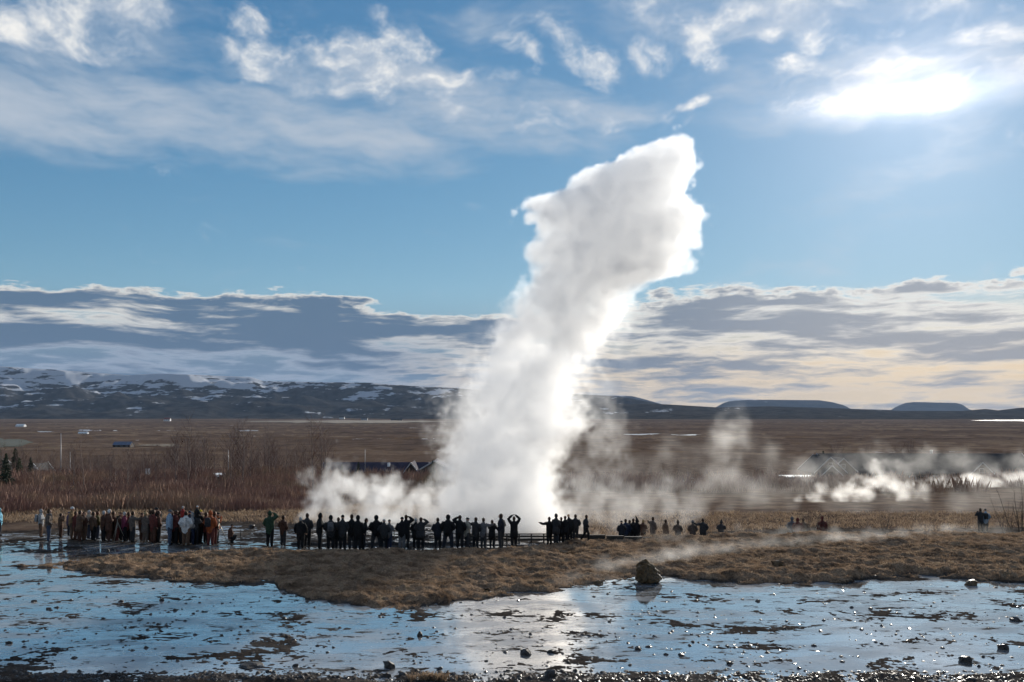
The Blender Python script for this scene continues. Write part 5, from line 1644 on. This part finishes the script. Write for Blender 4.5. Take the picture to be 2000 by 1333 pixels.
def build_village():
    dark = simple_mat('dark_cladding', (.050, .036, .030), .8, .25, .6)
    roofm = simple_mat('dark_sheet_roof', (.055, .050, .050), .95, .2, .5)
    purp = simple_mat('slate_roof', (.045, .038, .060), .95, .2, .5)
    trim = simple_mat('grey_white_trim', (.42, .42, .42), .6, .1, 2)
    white = simple_mat('white_render', (.82, .82, .80), .7, .1, 1)
    blue = simple_mat('blue_sheet_roof', (.10, .13, .20), .5, .15, .3)
    redr = simple_mat('red_sheet_roof', (.20, .05, .03), .6, .2, .3)

    def X(px, d): return (px - 1000) / F * d
    # hotel
    d = 285
    gx = X(1800, d); gzv = gz(gx, d) - .1
    e = empty('hotel', (gx, d, gzv))
    U = lambda px: X(px, d) - gx
    zr = (H - (888 - HY) / F * d) - gzv; ze = (H - (921 - HY) / F * d) - gzv
    wins = [(U(p), 1.6, 2.2, 1.5, 0) for p in range(1700, 2010, 22)]
    gable(e, U(1815), 7, 0, X(2015, d) - X(1615, d), 15, ze, zr, 'x', dark, roofm, trim, .8, True, wins)
    for (px, apex, hw, dep) in ((1604, 890, 4.7, 9), (1633, 893, 4.0, 7), (1895, 901, 4.0, 8), (2012, 893, 4.5, 8)):
        r_ = (H - (apex - HY) / F * d) - gzv
        gable(e, U(px), 2 - dep / 2 + 2, 0, dep + 6, hw * 2, r_ - hw * .95, r_, 'y', dark, roofm, trim, .5, True, [(0, 1.5, 1.6, 1.5, 0), (0, r_ - 2.6, 1.4, 1.4, 0)])
    r_ = (H - (908 - HY) / F * (d - 10)) - gzv
    gable(e, U(1597), -9, 0, 7, 9, r_ - 4.2, r_, 'y', dark, roofm, trim, .5, True, [(-1.6, 1.4, 1.5, 1.5, 0), (1.6, 1.4, 1.5, 1.5, 0)])
    m = MB(); m.tube([(U(1842), 8, zr - 2.5), (U(1842), 8, zr + 1.0)], [.45, .45], 8); m.build('chimney', trim, e)
    tag(e, 'long dark hotel with white edged gables behind the vent steam', 'hotel')
    e = empty('low_annex', (X(1557, 270), 270, gz(X(1557, 270), 270)))
    m = MB(); m.box((0, 0, 1.1), (8.5, 5, 2.6)); m.build('wall', dark, e)
    m = MB(); m.box((0, -.3, 2.55), (9.6, 6.2, .28)); m.build('roof', white, e)
    for k in (-2.4, 0, 2.4):
        m = MB(); m.box((k, -2.54, 1.3), (1.4, .08, 1.2)); f = m.build('window', trim, e)
        m = MB(); m.box((k, -2.57, 1.3), (1.15, .06, .95)); m.build('pane', simple_glass(), f)
    tag(e, 'low shed with a flat white roof left of the hotel gables', 'shed')
    # long low building left of the geyser
    d = 255
    gx = X(735, d); gzv = gz(gx, d) - .6
    e = empty('long_lodge', (gx, d, gzv))
    U = lambda px: X(px, d) - gx
    zr = (H - (905 - HY) / F * d) - gzv; ze = (H - (926 - HY) / F * d) - gzv
    gable(e, U(730), 5, 0, X(832, d) - X(630, d), 10, max(ze, 1.4), zr, 'x', dark, purp, trim, .5, True, [(U(p), .9, 1.6, .9, 0) for p in range(645, 800, 18)])
    rr_ = (H - (902 - HY) / F * d) - gzv
    gable(e, U(806), 0, 0, 8, 5.6, rr_ - 3.6, rr_, 'y', dark, purp, trim, .4, True, [(0, 1.4, 1.4, 1.3, 0)])
    gable(e, U(850), 3, 0, 9, 13, rr_ - 3.3, rr_ + .4, 'y', dark, purp, trim, .4, True, [(-2, 1.4, 1.4, 1.3, 0)])
    m = MB(); m.box((U(757), 2.4, zr - .6), (.7, .7, 1.1)); m.build('chimney', white, e)
    tag(e, 'long low lodge with a dark purple roof left of the geyser column', 'lodge')
    # farms on the plain

    def farm(px, py_base, wpx, hpx, rm, wm, lab, name='farmhouse', rot=0, gables=True):
        dd = np.geomspace(260, 9000, 3000); zz = np.interp(dd, _LD, _LZ) if px < 850 else np.interp(dd, _RD, _RZ)
        pyv = HY + (H - zz) / dd * F
        o_ = np.argsort(pyv)
        d_ = float(np.interp(py_base, pyv[o_], dd[o_]))
        x = X(px, d_)
        e_ = empty(name, (x, d_, gz(x, d_)), R(rot))
        Lh = wpx / F * d_; hh = hpx / F * d_
        gable(e_, 0, 0, 0, Lh, Lh * .6 if gables else hh * 1.6, hh * .5, hh, 'x', wm, rm, trim, Lh * .02, False, [(u * Lh, hh * .26, Lh * .10, hh * .22, 0) for u in (-.3, 0, .3)])
        tag(e_, lab, 'farm building', 'farm buildings on the plain')
    farm(241, 875, 34, 11, blue, dark, 'barn with a blue roof on the brown plain at left', 'barn', 0, False)
    farm(41, 834, 16, 5, white, white, 'pale farm building above the green field far left', 'farm_building')
    farm(327, 823, 12, 7, redr, white, 'white farmhouse on the plain above the straw strip')
    farm(668, 819, 10, 6, roofm, white, 'small white house before the snowy foothills left of the steam')
    farm(712, 821, 12, 6, roofm, trim, 'grey farm building right of the small white house')
    farm(775, 822, 22, 5, roofm, dark, 'long dark barn on the plain just left of the steam column', 'barn', 0, False)
    farm(163, 848, 18, 4, white, white, 'low white roofed farm shed on the plain at left', 'farm_shed', 0, False)
    # small houses in the wood at the left edge
    for px, d, w, hgt, lab in ((-4, 190, 4.5, 4.6, 'white gabled house cut by the left edge of the picture'), (80, 185, 2.6, 3.6, 'narrow white gabled hut between the left spruces and the pole')):
        x = X(px, d)
        e = empty('cabin', (x, d, gz(x, d)))
        gable(e, 0, 0, .4, 5, w, hgt * .55, hgt, 'y', white, roofm, white, .3, True, [(0, hgt * .35, w * .4, 1.0, 0)])
        tag(e, lab, 'cabin')
    # coach half hidden in the scrub
    d = 178
    x = X(430, d)
    e = empty('coach', (x, d, H - (926 - HY) / F * d - 2.49), R(-66))
    m = MB(); m.box((0, 0, 1.35), (5.8, 2.1, 2.0)); m.build('body', white, e)
    m = MB(); m.box((0, 0, 2.42), (5.9, 2.2, .14)); m.build('roof', white, e)
    for k in range(6):
        for s_ in (-1, 1):
            m = MB(); m.box((-2.3 + .92 * k, s_ * 1.06, 1.75), (.72, .04, .8)); m.build('window', simple_glass(), e)
    for k in range(4):
        m = MB(); m.box((-2.92, -.72 + .48 * k, 1.7), (.04, .38, .8)); m.build('window', simple_glass(), e)
        m = MB(); m.box((2.92, -.72 + .48 * k, 1.7), (.04, .38, .8)); m.build('window', simple_glass(), e)
    for k in (-1.8, 1.8):
        for s_ in (-1, 1):
            m = MB(); m.tube([(k, s_ * .85, .40), (k, s_ * 1.07, .40)], [.42, .42], 12); m.build('wheel', cloth((.015, .015, .015)), e)
    tag(e, 'white coach with dark windows half hidden in the brown scrub', 'coach')
    # cars
    paints = {'white': simple_mat('white_paint', (.70, .70, .70), .25, .05, 2), 'silver': simple_mat('silver_paint', (.40, .41, .42), .25, .05, 2, metal=.5), 'dark grey': simple_mat('dark_paint', (.03, .03, .034), .25, .05, 2),
              'red': simple_mat('red_paint', (.30, .02, .02), .25, .05, 2), 'blue': simple_mat('blue_paint', (.03, .06, .18), .25, .05, 2)}
    order = ['white', 'silver', 'dark grey', 'white', 'silver', 'blue', 'white', 'red', 'dark grey', 'silver', 'white', 'dark grey']
    ords = ['first', 'second', 'third', 'fourth', 'fifth', 'sixth', 'seventh', 'eighth', 'ninth', 'tenth', 'eleventh', 'last']
    for i, c in enumerate(order):
        px = 1288 + 20.5 * i
        d = 226 + 4 * (i % 3)
        x = X(px, d)
        car((x, d, gz(x, d)), R([75, 100, 85, 95][i % 4]), paints[c], '%s car, %s in the hazy row left of the hotel' % (c, ords[i]), 'car')
    x = X(546, 165)
    car((x, 165, gz(x, 165) + .2), R(70), paints['white'], 'white car glinting alone in the brown scrub', 'car')
    # poles
    pm = simple_mat('galvanised_pole', (.30, .30, .31), .5, .1, 3, metal=.3)
    for px, ytop, d, lab in ((119, 848, 150, 'tall thin pole rising above the scrub at the left'), (137, 884, 170, 'shorter thin pole right of the tall pole at the left'), (446, 880, 170, 'thin pole beside the white coach'), (713, 878, 240, 'thin mast in front of the long purple roof')):
        x = X(px, d); z0 = gz(x, d); top = H - (ytop - HY) / F * d - z0
        e = empty('light_pole', (x, d, z0))
        m = MB(); m.tube([(0, 0, -.3), (0, 0, top)], [.09, .045], 8); m.build('pole', pm, e, True)
        m = MB(); m.tube([(0, 0, top), (0, 0, top + .12)], [.08, .02], 8); m.build('cap', pm, e, True)
        tag(e, lab, 'pole', 'poles in the village')
    x = X(289, 150)
    e = empty('signpost', (x, 150, gz(x, 150)))
    m = MB(); m.tube([(0, 0, -.3), (0, 0, 3.2)], [.05, .05], 6); m.build('post', pm, e)
    m = MB(); m.box((0, -.06, 2.3), (.75, .05, 1.7)); m.build('board', white, e)
    tag(e, 'narrow white board on a post standing in the scrub', 'sign')


build_people()
build_fences()
build_village()
print('people and village', round(time.time() - T0, 1))

# ------------------------------------------------------------------ haze over the whole plain
def build_haze():
    me = bpy.data.meshes.new('haze')
    bm = bmesh.new()
    bmesh.ops.create_cube(bm, size=1.0)
    for v in bm.verts:
        v.co = Vector((v.co.x * 50000, v.co.y * 50000, (v.co.z + 0.5) * 700 - 90))
    bm.to_mesh(me); bm.free()
    m = bpy.data.materials.new('haze_air')
    m.use_nodes = True
    nt = m.node_tree
    nt.nodes.clear()
    o = nt.nodes.new('ShaderNodeOutputMaterial')
    v = nt.nodes.new('ShaderNodeVolumePrincipled')
    v.inputs['Color'].default_value = (0.50, 0.70, 1.0, 1)
    v.inputs['Density'].default_value = 1.7e-5
    v.inputs['Anisotropy'].default_value = 0.0
    nt.links.new(v.outputs[0], o.inputs['Volume'])
    h = link('haze', me, m)
    tag(h, kind='stuff')


# ------------------------------------------------------------------ steam
def band(shape, vox, wl, seed, aniso=(1, 1, 1)):
    """smooth random field of about the wavelength wl (metres), unit variance"""
    rng = np.random.default_rng(seed)
    a = rng.standard_normal(shape).astype(np.float32)
    fa = np.fft.rfftn(a)
    kz = [np.fft.fftfreq(n, vox) * s for n, s in zip(shape[:2], aniso[:2])]
    kl = np.fft.rfftfreq(shape[2], vox) * aniso[2]
    k = np.sqrt(kz[0][:, None, None] ** 2 + kz[1][None, :, None] ** 2 + kl[None, None, :] ** 2) * wl
    fa *= np.exp(-((k - 1.0) / 0.45) ** 2)
    a = np.fft.irfftn(fa, shape).astype(np.float32)
    return a / (a.std() + 1e-9)


def volume_object(name, dens, lo, vox, mat, parent=None, as_mesh=None):
    """a volume whose density grid is dens[ix, iy, iz]; as_mesh = threshold builds the surface of its dense core instead"""
    nx, ny, nz = dens.shape
    key = name + '_samples'
    src = bpy.data.objects.get(key)
    if src is None:
        me = bpy.data.meshes.new(key)
        me.vertices.add(dens.size)
        a = me.attributes.new('dens', 'FLOAT', 'POINT')
        a.data.foreach_set('value', np.ascontiguousarray(dens, np.float32).ravel())
        src = bpy.data.objects.new(key, me)        # data only, never linked to the scene
    if as_mesh is None:
        o = link(name, bpy.data.volumes.new(name), mat, parent)
    else:
        o = link(name, bpy.data.meshes.new(name), mat, parent)
    g = bpy.data.node_groups.new(name + '_grid', 'GeometryNodeTree')
    g.interface.new_socket('Geometry', in_out='INPUT', socket_type='NodeSocketGeometry')
    g.interface.new_socket('Geometry', in_out='OUTPUT', socket_type='NodeSocketGeometry')
    N = g.nodes.new; L = g.links.new
    go = N('NodeGroupOutput')
    oi = N('GeometryNodeObjectInfo'); oi.inputs['Object'].default_value = src

    def fm(op, p, q=None):
        n = N('ShaderNodeMath'); n.operation = op
        for i, v in enumerate((p, q)):
            if v is None: continue
            if isinstance(v, bpy.types.NodeSocket): L(v, n.inputs[i])
            else: n.inputs[i].default_value = v
        return n.outputs[0]

    def im(op, p, q):
        n = N('FunctionNodeIntegerMath'); n.operation = op
        for i, v in enumerate((p, q)):
            if isinstance(v, bpy.types.NodeSocket): L(v, n.inputs[i])
            else: n.inputs[i].default_value = v
        return n.outputs[0]
    pos = N('GeometryNodeInputPosition'); sp = N('ShaderNodeSeparateXYZ'); L(pos.outputs[0], sp.inputs[0])
    ii = []
    for k, n_ in enumerate((nx, ny, nz)):
        q = fm('ROUND', fm('DIVIDE', fm('SUBTRACT', sp.outputs[k], float(lo[k])), float(vox)))
        q = fm('MINIMUM', fm('MAXIMUM', q, 0.0), float(n_ - 1))
        n = N('FunctionNodeFloatToInt'); L(q, n.inputs[0]); ii.append(n.outputs[0])
    flat = im('ADD', im('MULTIPLY', im('ADD', im('MULTIPLY', ii[0], ny), ii[1]), nz), ii[2])
    na = N('GeometryNodeInputNamedAttribute'); na.data_type = 'FLOAT'; na.inputs['Name'].default_value = 'dens'
    si = N('GeometryNodeSampleIndex'); si.data_type = 'FLOAT'; si.domain = 'POINT'
    L(oi.outputs['Geometry'], si.inputs['Geometry']); L(na.outputs[0], si.inputs['Value']); L(flat, si.inputs['Index'])
    vc = N('GeometryNodeVolumeCube')
    L(si.outputs[0], vc.inputs['Density'])
    vc.inputs['Min'].default_value = tuple(float(v) for v in lo)
    vc.inputs['Max'].default_value = tuple(float(l + vox * (n_ - 1)) for l, n_ in zip(lo, (nx, ny, nz)))
    for nm, n_ in zip('XYZ', (nx, ny, nz)):
        vc.inputs['Resolution ' + nm].default_value = n_
    res = vc.outputs[0]
    if as_mesh is not None:
        vm = N('GeometryNodeVolumeToMesh')
        vm.inputs['Threshold'].default_value = as_mesh
        L(res, vm.inputs[0])
        ss = N('GeometryNodeSetShadeSmooth'); L(vm.outputs[0], ss.inputs[0])
        res = ss.outputs[0]
    sm = N('GeometryNodeSetMaterial'); sm.inputs['Material'].default_value = mat
    L(res, sm.inputs[0])
    L(sm.outputs[0], go.inputs[0])
    md = o.modifiers.new('steam', 'NODES')
    md.node_group = g
    if as_mesh is not None:                      # keep the surface as plain mesh data
        dg = bpy.context.evaluated_depsgraph_get()
        me2 = bpy.data.meshes.new_from_object(o.evaluated_get(dg))
        o.modifiers.clear()
        o.data = me2
        if not me2.materials:
            me2.materials.append(mat)
    return o


def steam_mat(name, density, g=0.35, color=(1, 1, 1)):
    m = bpy.data.materials.new(name)
    m.use_nodes = True
    nt = m.node_tree
    nt.nodes.clear()
    o = nt.nodes.new('ShaderNodeOutputMaterial')
    v = nt.nodes.new('ShaderNodeVolumePrincipled')
    v.inputs['Color'].default_value = tuple(color) + (1,)
    v.inputs['Density'].default_value = density
    v.inputs['Anisotropy'].default_value = g
    nt.links.new(v.outputs[0], o.inputs['Volume'])
    return m


PD = 58.0          # depth of the geyser


def build_plume():
    vox = 0.105
    x0, x1 = -14.2, 13.8
    y0, y1 = PD - 6.4, PD + 6.4
    z0, z1 = -1.1, 26.2
    xs = np.arange(x0, x1, vox); ys = np.arange(y0, y1, vox); zs = np.arange(z0, z1, vox)
    sh = (len(xs), len(ys), len(zs))
    print('plume grid', sh)
    rows = [(250, 1330, 1334, 0), (263, 1318, 1348, .3), (280, 1268, 1360, .3), (300, 1208, 1364, .3), (320, 1186, 1364, .3), (336, 1120, 1360, .3), (360, 1106, 1352, .3), (378, 1094, 1345, .3),
            (384, 1030, 1350, .3), (395, 1014, 1372, .3), (412, 1014, 1382, .3), (430, 1026, 1382, .3), (442, 1052, 1372, .35), (458, 1056, 1362, .4), (478, 1030, 1362, .4), (500, 1028, 1348, .4), (520, 1038, 1345, .45),
            (538, 1032, 1338, .5), (552, 1016, 1270, .6), (575, 1000, 1234, .8), (600, 985, 1230, 1.0), (640, 955, 1226, 1.1), (680, 925, 1196, 1.2), (720, 900, 1172, 1.2), (760, 880, 1152, 1.2), (800, 864, 1165, 1.2),
            (830, 856, 1172, 1.1), (860, 850, 1130, 1.0), (900, 848, 1108, .9), (940, 846, 1104, .9), (980, 830, 1110, .9), (1020, 800, 1125, .9), (1080, 790, 1140, .9)]
    pz = H - (np.array([r[0] for r in rows]) - HY) / F * PD
    o_ = np.argsort(pz)
    lft = np.interp(zs, pz[o_], np.array([(r[1] - 1000) / F * PD for r in rows])[o_])
    rgt = np.interp(zs, pz[o_], np.array([(r[2] - 1000) / F * PD for r in rows])[o_])
    soft = np.interp(zs, pz[o_], np.array([r[3] for r in rows])[o_])
    cx = (lft + rgt) / 2
    hw = np.maximum((rgt - lft) / 2, 0.05)
    hd = np.minimum(hw * 0.9, np.interp(zs, [12, 16], [4.4, 3.3]))
    cy = PD + 0.6 * np.sin(zs * 0.35)
    f32 = np.float32
    X = xs[:, None, None].astype(f32); Y = ys[None, :, None].astype(f32); Z = zs[None, None, :].astype(f32)
    n1 = band(sh, vox, 5.0, 1)
    n2 = band(sh, vox, 2.5, 2)
    n3 = band(sh, vox, 1.25, 3)
    n4 = band(sh, vox, 0.62, 4)
    n5 = band(sh, vox, 0.36, 5)
    bill = 0.50 * (np.abs(n2) - 0.8) + 0.36 * (np.abs(n3) - 0.8) + 0.22 * (np.abs(n4) - .8) + 0.11 * (np.abs(n5) - .8)
    fib = 0.42 * n1 + 0.42 * n2 + 0.34 * n3 + 0.24 * n4 + .14 * n5
    r = np.sqrt(((X - cx.astype(f32)) / hw.astype(f32)) ** 2 + ((Y - cy.astype(f32)) / hd.astype(f32)) ** 2)
    sd = (1 - r) * np.minimum(hw, 4.0).astype(f32)
    sf = np.maximum(soft.astype(f32) - .3, 0)
    q = sd + bill * (0.62 + 0.3 * sf) + fib * 0.75 * sf - 0.02 + 0.15 * sf
    dens = np.clip(q / (0.42 + 1.5 * sf), 0, 1)
    dens = dens ** (1 + 0.7 * sf)
    # folds so that the lower column is uneven
    dens *= np.clip(1.0 - sf * (0.25 + 0.35 * n1 + 0.30 * n2 + .2 * n3), 0.10, 1.3)
    # low billows drifting to the left of the vent
    lob = [(622, 975, 1.0), (640, 955, 1.15), (668, 948, 1.25), (705, 962, 1.2), (740, 975, 1.1), (775, 965, 1.25), (800, 985, 1.3), (830, 975, 1.4), (612, 1005, .8), (660, 1000, 1.3), (720, 1005, 1.3), (780, 1015, 1.4), (850, 1010, 1.6),
           (640, 1035, .9), (700, 1040, 1.0), (770, 1040, 1.1), (1000, 1010, 1.8), (1080, 1015, 1.6), (1110, 1030, 1.3), (930, 1015, 1.8)]
    low = np.full(sh, -9, f32)
    for (px, py, rad) in lob:
        c = W_at(px, py, PD - 0.5 + 1.5 * math.sin(px))
        dd = np.sqrt((X - c.x) ** 2 + ((Y - c.y) * 0.7) ** 2 + (Z - c.z) ** 2)
        np.maximum(low, rad - dd, out=low)
    ql = low + 0.05 + bill * 0.75 + fib * 0.35
    dl = np.clip(ql / 1.0, 0, 1) ** 1.4 * 0.60
    # thin torn steam trailing to the right of the column
    lob = [(1150, 800, 1.2), (1180, 835, 1.2), (1150, 870, 1.6), (1185, 890, 1.2), (1140, 930, 1.6), (1180, 950, 1.5), (1200, 920, .9), (1150, 985, 1.7), (1210, 985, 1.5), (1260, 1000, 1.4), (1300, 985, 1.3), (1230, 1010, 1.4), (1330, 1005, 1.2),
           (905, 720, 1.2), (880, 790, 1.0), (1195, 690, 1.2), (1180, 740, 1.0)]
    thin = np.full(sh, -9, f32)
    for (px, py, rad) in lob:
        c = W_at(px, py, PD + 1.0 * math.sin(px * 1.7))
        dd = np.sqrt((X - c.x) ** 2 + ((Y - c.y) * 0.8) ** 2 + (Z - c.z) ** 2)
        np.maximum(thin, rad * 1.15 - dd, out=thin)
    dt = np.clip((thin - 0.1 + fib * 1.0) / 1.5, 0, 1) ** 1.3 * 0.13
    dens = np.maximum(np.maximum(dens, dl), dt)
    # nothing below the ground
    dens *= np.clip((Z + 0.9) / 0.5, 0, 1)
    dens[dens < 0.004] = 0
    sm = steam_mat('geyser_steam', 0.78, 0.50)
    sk, t, b = new_mat('steam_droplets')
    t.n.clear()
    o = t.n.new('ShaderNodeOutputMaterial'); mx = t.n.new('ShaderNodeMixShader'); mx.inputs[0].default_value = 0.015
    tr = t.n.new('ShaderNodeBsdfTransparent'); tl = t.n.new('ShaderNodeBsdfTranslucent')
    tl.inputs[0].default_value = (0.95, 0.95, 0.95, 1)
    t.L(tr.outputs[0], mx.inputs[1]); t.L(tl.outputs[0], mx.inputs[2]); t.L(mx.outputs[0], o.inputs['Surface'])
    th = empty('geyser_plume', (0, PD, 0))
    ob = volume_object('steam', dens, (x0, y0, z0), vox, sm, th)
    ob.location = (0, -PD, 0)
    co = volume_object('steam', dens, (x0, y0, z0), vox, sk, th, 0.80)
    co.name = 'droplet_core'
    co.location = (0, -PD, 0)
    tag(th, 'tall white plume of steam erupting from the geyser behind the crowd', 'geyser')


def wisp(name, lobes, vox, density, g, label, soft=1.0, amp=0.8, flat=1.0, seed=50, ground=True, wide=1.0, grow=1.0):
    """loose steam: lobes are (px, py, depth, radius, weight)"""
    C = [(W_at(px, py, d), r * grow, w) for (px, py, d, r, w) in lobes]
    mg = (1.5 * wide, 1.5, 1.5)
    lo = np.array([min(c[k] - r * mg[k] for c, r, w in C) for k in range(3)]); hi = np.array([max(c[k] + r * mg[k] for c, r, w in C) for k in range(3)])
    ax = [np.arange(lo[k], hi[k], vox) for k in range(3)]
    sh = tuple(len(a_) for a_ in ax)
    f32 = np.float32
    X = ax[0][:, None, None].astype(f32); Y = ax[1][None, :, None].astype(f32); Z = ax[2][None, None, :].astype(f32)
    R0 = float(np.median([r for c, r, w in C]))
    fib = 0
    bl = 0
    for i, (k, a_) in enumerate(((2.4, .6), (1.2, .5), (.6, .36), (.3, .22))):
        if R0 * k < vox * 2.5: break
        n = band(sh, vox, R0 * k, seed + i)
        fib = fib + a_ * n; bl = bl + a_ * (np.abs(n) - .8)
    out = np.zeros(sh, f32)
    for c, r, w in C:
        dd = np.sqrt(((X - c.x) / wide) ** 2 + (Y - c.y) ** 2 + ((Z - c.z) * flat) ** 2)
        q = np.clip(((r - dd) / r + amp * (.5 * fib + .5 * bl)) / soft, 0, 1) ** 1.3 * w * np.clip((r * 1.5 - dd) / (.4 * r), 0, 1)
        np.maximum(out, q, out=out)
    if ground:
        gx, gy = np.meshgrid(ax[0], ax[1], indexing='ij')
        gzz = ground_z(gx.ravel(), gy.ravel())[0].reshape(gx.shape).astype(f32)
        out *= np.clip((Z - gzz[:, :, None]) / .15, 0, 1)
    out[out < .004] = 0
    o = volume_object(name, out, lo, vox, steam_mat(name + '_vapour', density, g))
    tag(o, label, 'steam', kind='stuff')
    print(name, sh)


def build_wisps():
    wisp('vent_steam', [(1560, 977, 108, .5, .8), (1590, 970, 108, .8, 1), (1605, 957, 108, .8, .8), (1640, 966, 108, 1.0, 1), (1680, 962, 108, 1.1, 1), (1700, 942, 108, 1.1, .9), (1712, 918, 108, .9, .6), (1722, 938, 108, 1.1, .8), (1742, 948, 108, 1.1, .7),
                        (1765, 956, 108, 1.0, .6), (1795, 962, 108, .9, .4), (1732, 905, 108, .7, .25), (1760, 925, 108, 1.2, .12), (1620, 935, 108, 1.0, .10)], .16, .55, .75,
         'bright white steam rising from the vent before the hotel', 1.2, .42, 1.0, 60, True, 1.5, 1.3)
    wisp('far_vent_steam', [(1785, 944, 150, 1.0, .8), (1825, 940, 150, 1.2, .9), (1860, 946, 150, 1.1, 1), (1900, 940, 150, 1.4, 1), (1940, 942, 150, 1.4, 1), (1985, 934, 150, 1.7, 1), (2030, 930, 150, 1.8, 1), (1840, 925, 150, 1.5, .12), (1930, 915, 150, 2.0, .12), (1990, 905, 150, 2.2, .10), (1590, 912, 150, 2.6, .10), (1650, 905, 150, 2.8, .09), (1720, 900, 150, 3.0, .08), (1790, 905, 150, 3.0, .09), (1870, 905, 150, 3.0, .09)], .24, .42, .75,
         'low bank of white steam in front of the right end of the hotel', 1.3, .42, 1.3, 70, True, 2.0, 1.3)
    wisp('drifting_steam', [(1300, 965, 90, 1.8, .7), (1290, 930, 90, 1.8, .7), (1300, 895, 90, 1.5, .8), (1312, 868, 90, 1.1, .5), (1440, 800, 90, 1.1, .7), (1437, 830, 90, 1.7, 1), (1425, 862, 90, 1.9, 1), (1415, 893, 90, 2.0, 1), (1405, 925, 90, 2.2, .9), (1400, 955, 90, 2.3, .8),
                            (1350, 965, 88, 2.2, .8), (1480, 955, 90, 2.2, .7), (1535, 965, 92, 2.0, .6), (1250, 975, 84, 2.2, .8), (1200, 965, 84, 2.2, .8), (1230, 930, 84, 1.8, .5), (1500, 900, 92, 2.4, .35), (1570, 930, 92, 2.4, .35), (1640, 980, 88, 2.4, .4), (1760, 985, 88, 2.6, .4),
                            (1880, 985, 88, 2.6, .4), (1980, 970, 88, 2.8, .4), (1350, 900, 92, 2.2, .3)], .30, .13, .70,
         'thin beige steam drifting over the valley right of the geyser', 1.6, .5, 1.0, 80, True, 1.2, 1.15)
    wisp('ground_steam', [(1190, 1112, 40, .55, 1), (1222, 1100, 41, .65, 1), (1262, 1092, 41, .6, .8), (1300, 1088, 42, .65, .8), (1350, 1080, 43, .75, .8), (1410, 1074, 44, .75, .7), (1480, 1068, 45, .7, .6), (1560, 1060, 46, .75, .8), (1640, 1054, 47, .8, .9), (1715, 1048, 48, .7, .6), (1790, 1046, 49, .7, .4),
                          (1140, 1128, 38, .5, .6), (1080, 1138, 37, .45, .4), (1000, 1150, 36, .4, .3), (900, 1165, 34.5, .35, .3), (1850, 1040, 50, .8, .35), (1920, 1038, 51, .8, .3), (1300, 1050, 48, .7, .35), (1450, 1045, 50, .8, .4), (1560, 1040, 52, .8, .4)], .10, .38, .75,
         'thin steam creeping over the grass spit around the boulder', 1.4, .42, 1.5, 90, True, 2.4, 1.1)


build_plume()
build_wisps()
build_haze()
S.cycles.volume_bounces = 24
S.cycles.max_bounces = 26
S.cycles.diffuse_bounces = 3
S.cycles.glossy_bounces = 3
S.cycles.transparent_max_bounces = 16
S.cycles.volume_step_rate = 1.5
S.cycles.sample_clamp_indirect = 6.0
print('steam', round(time.time() - T0, 1))
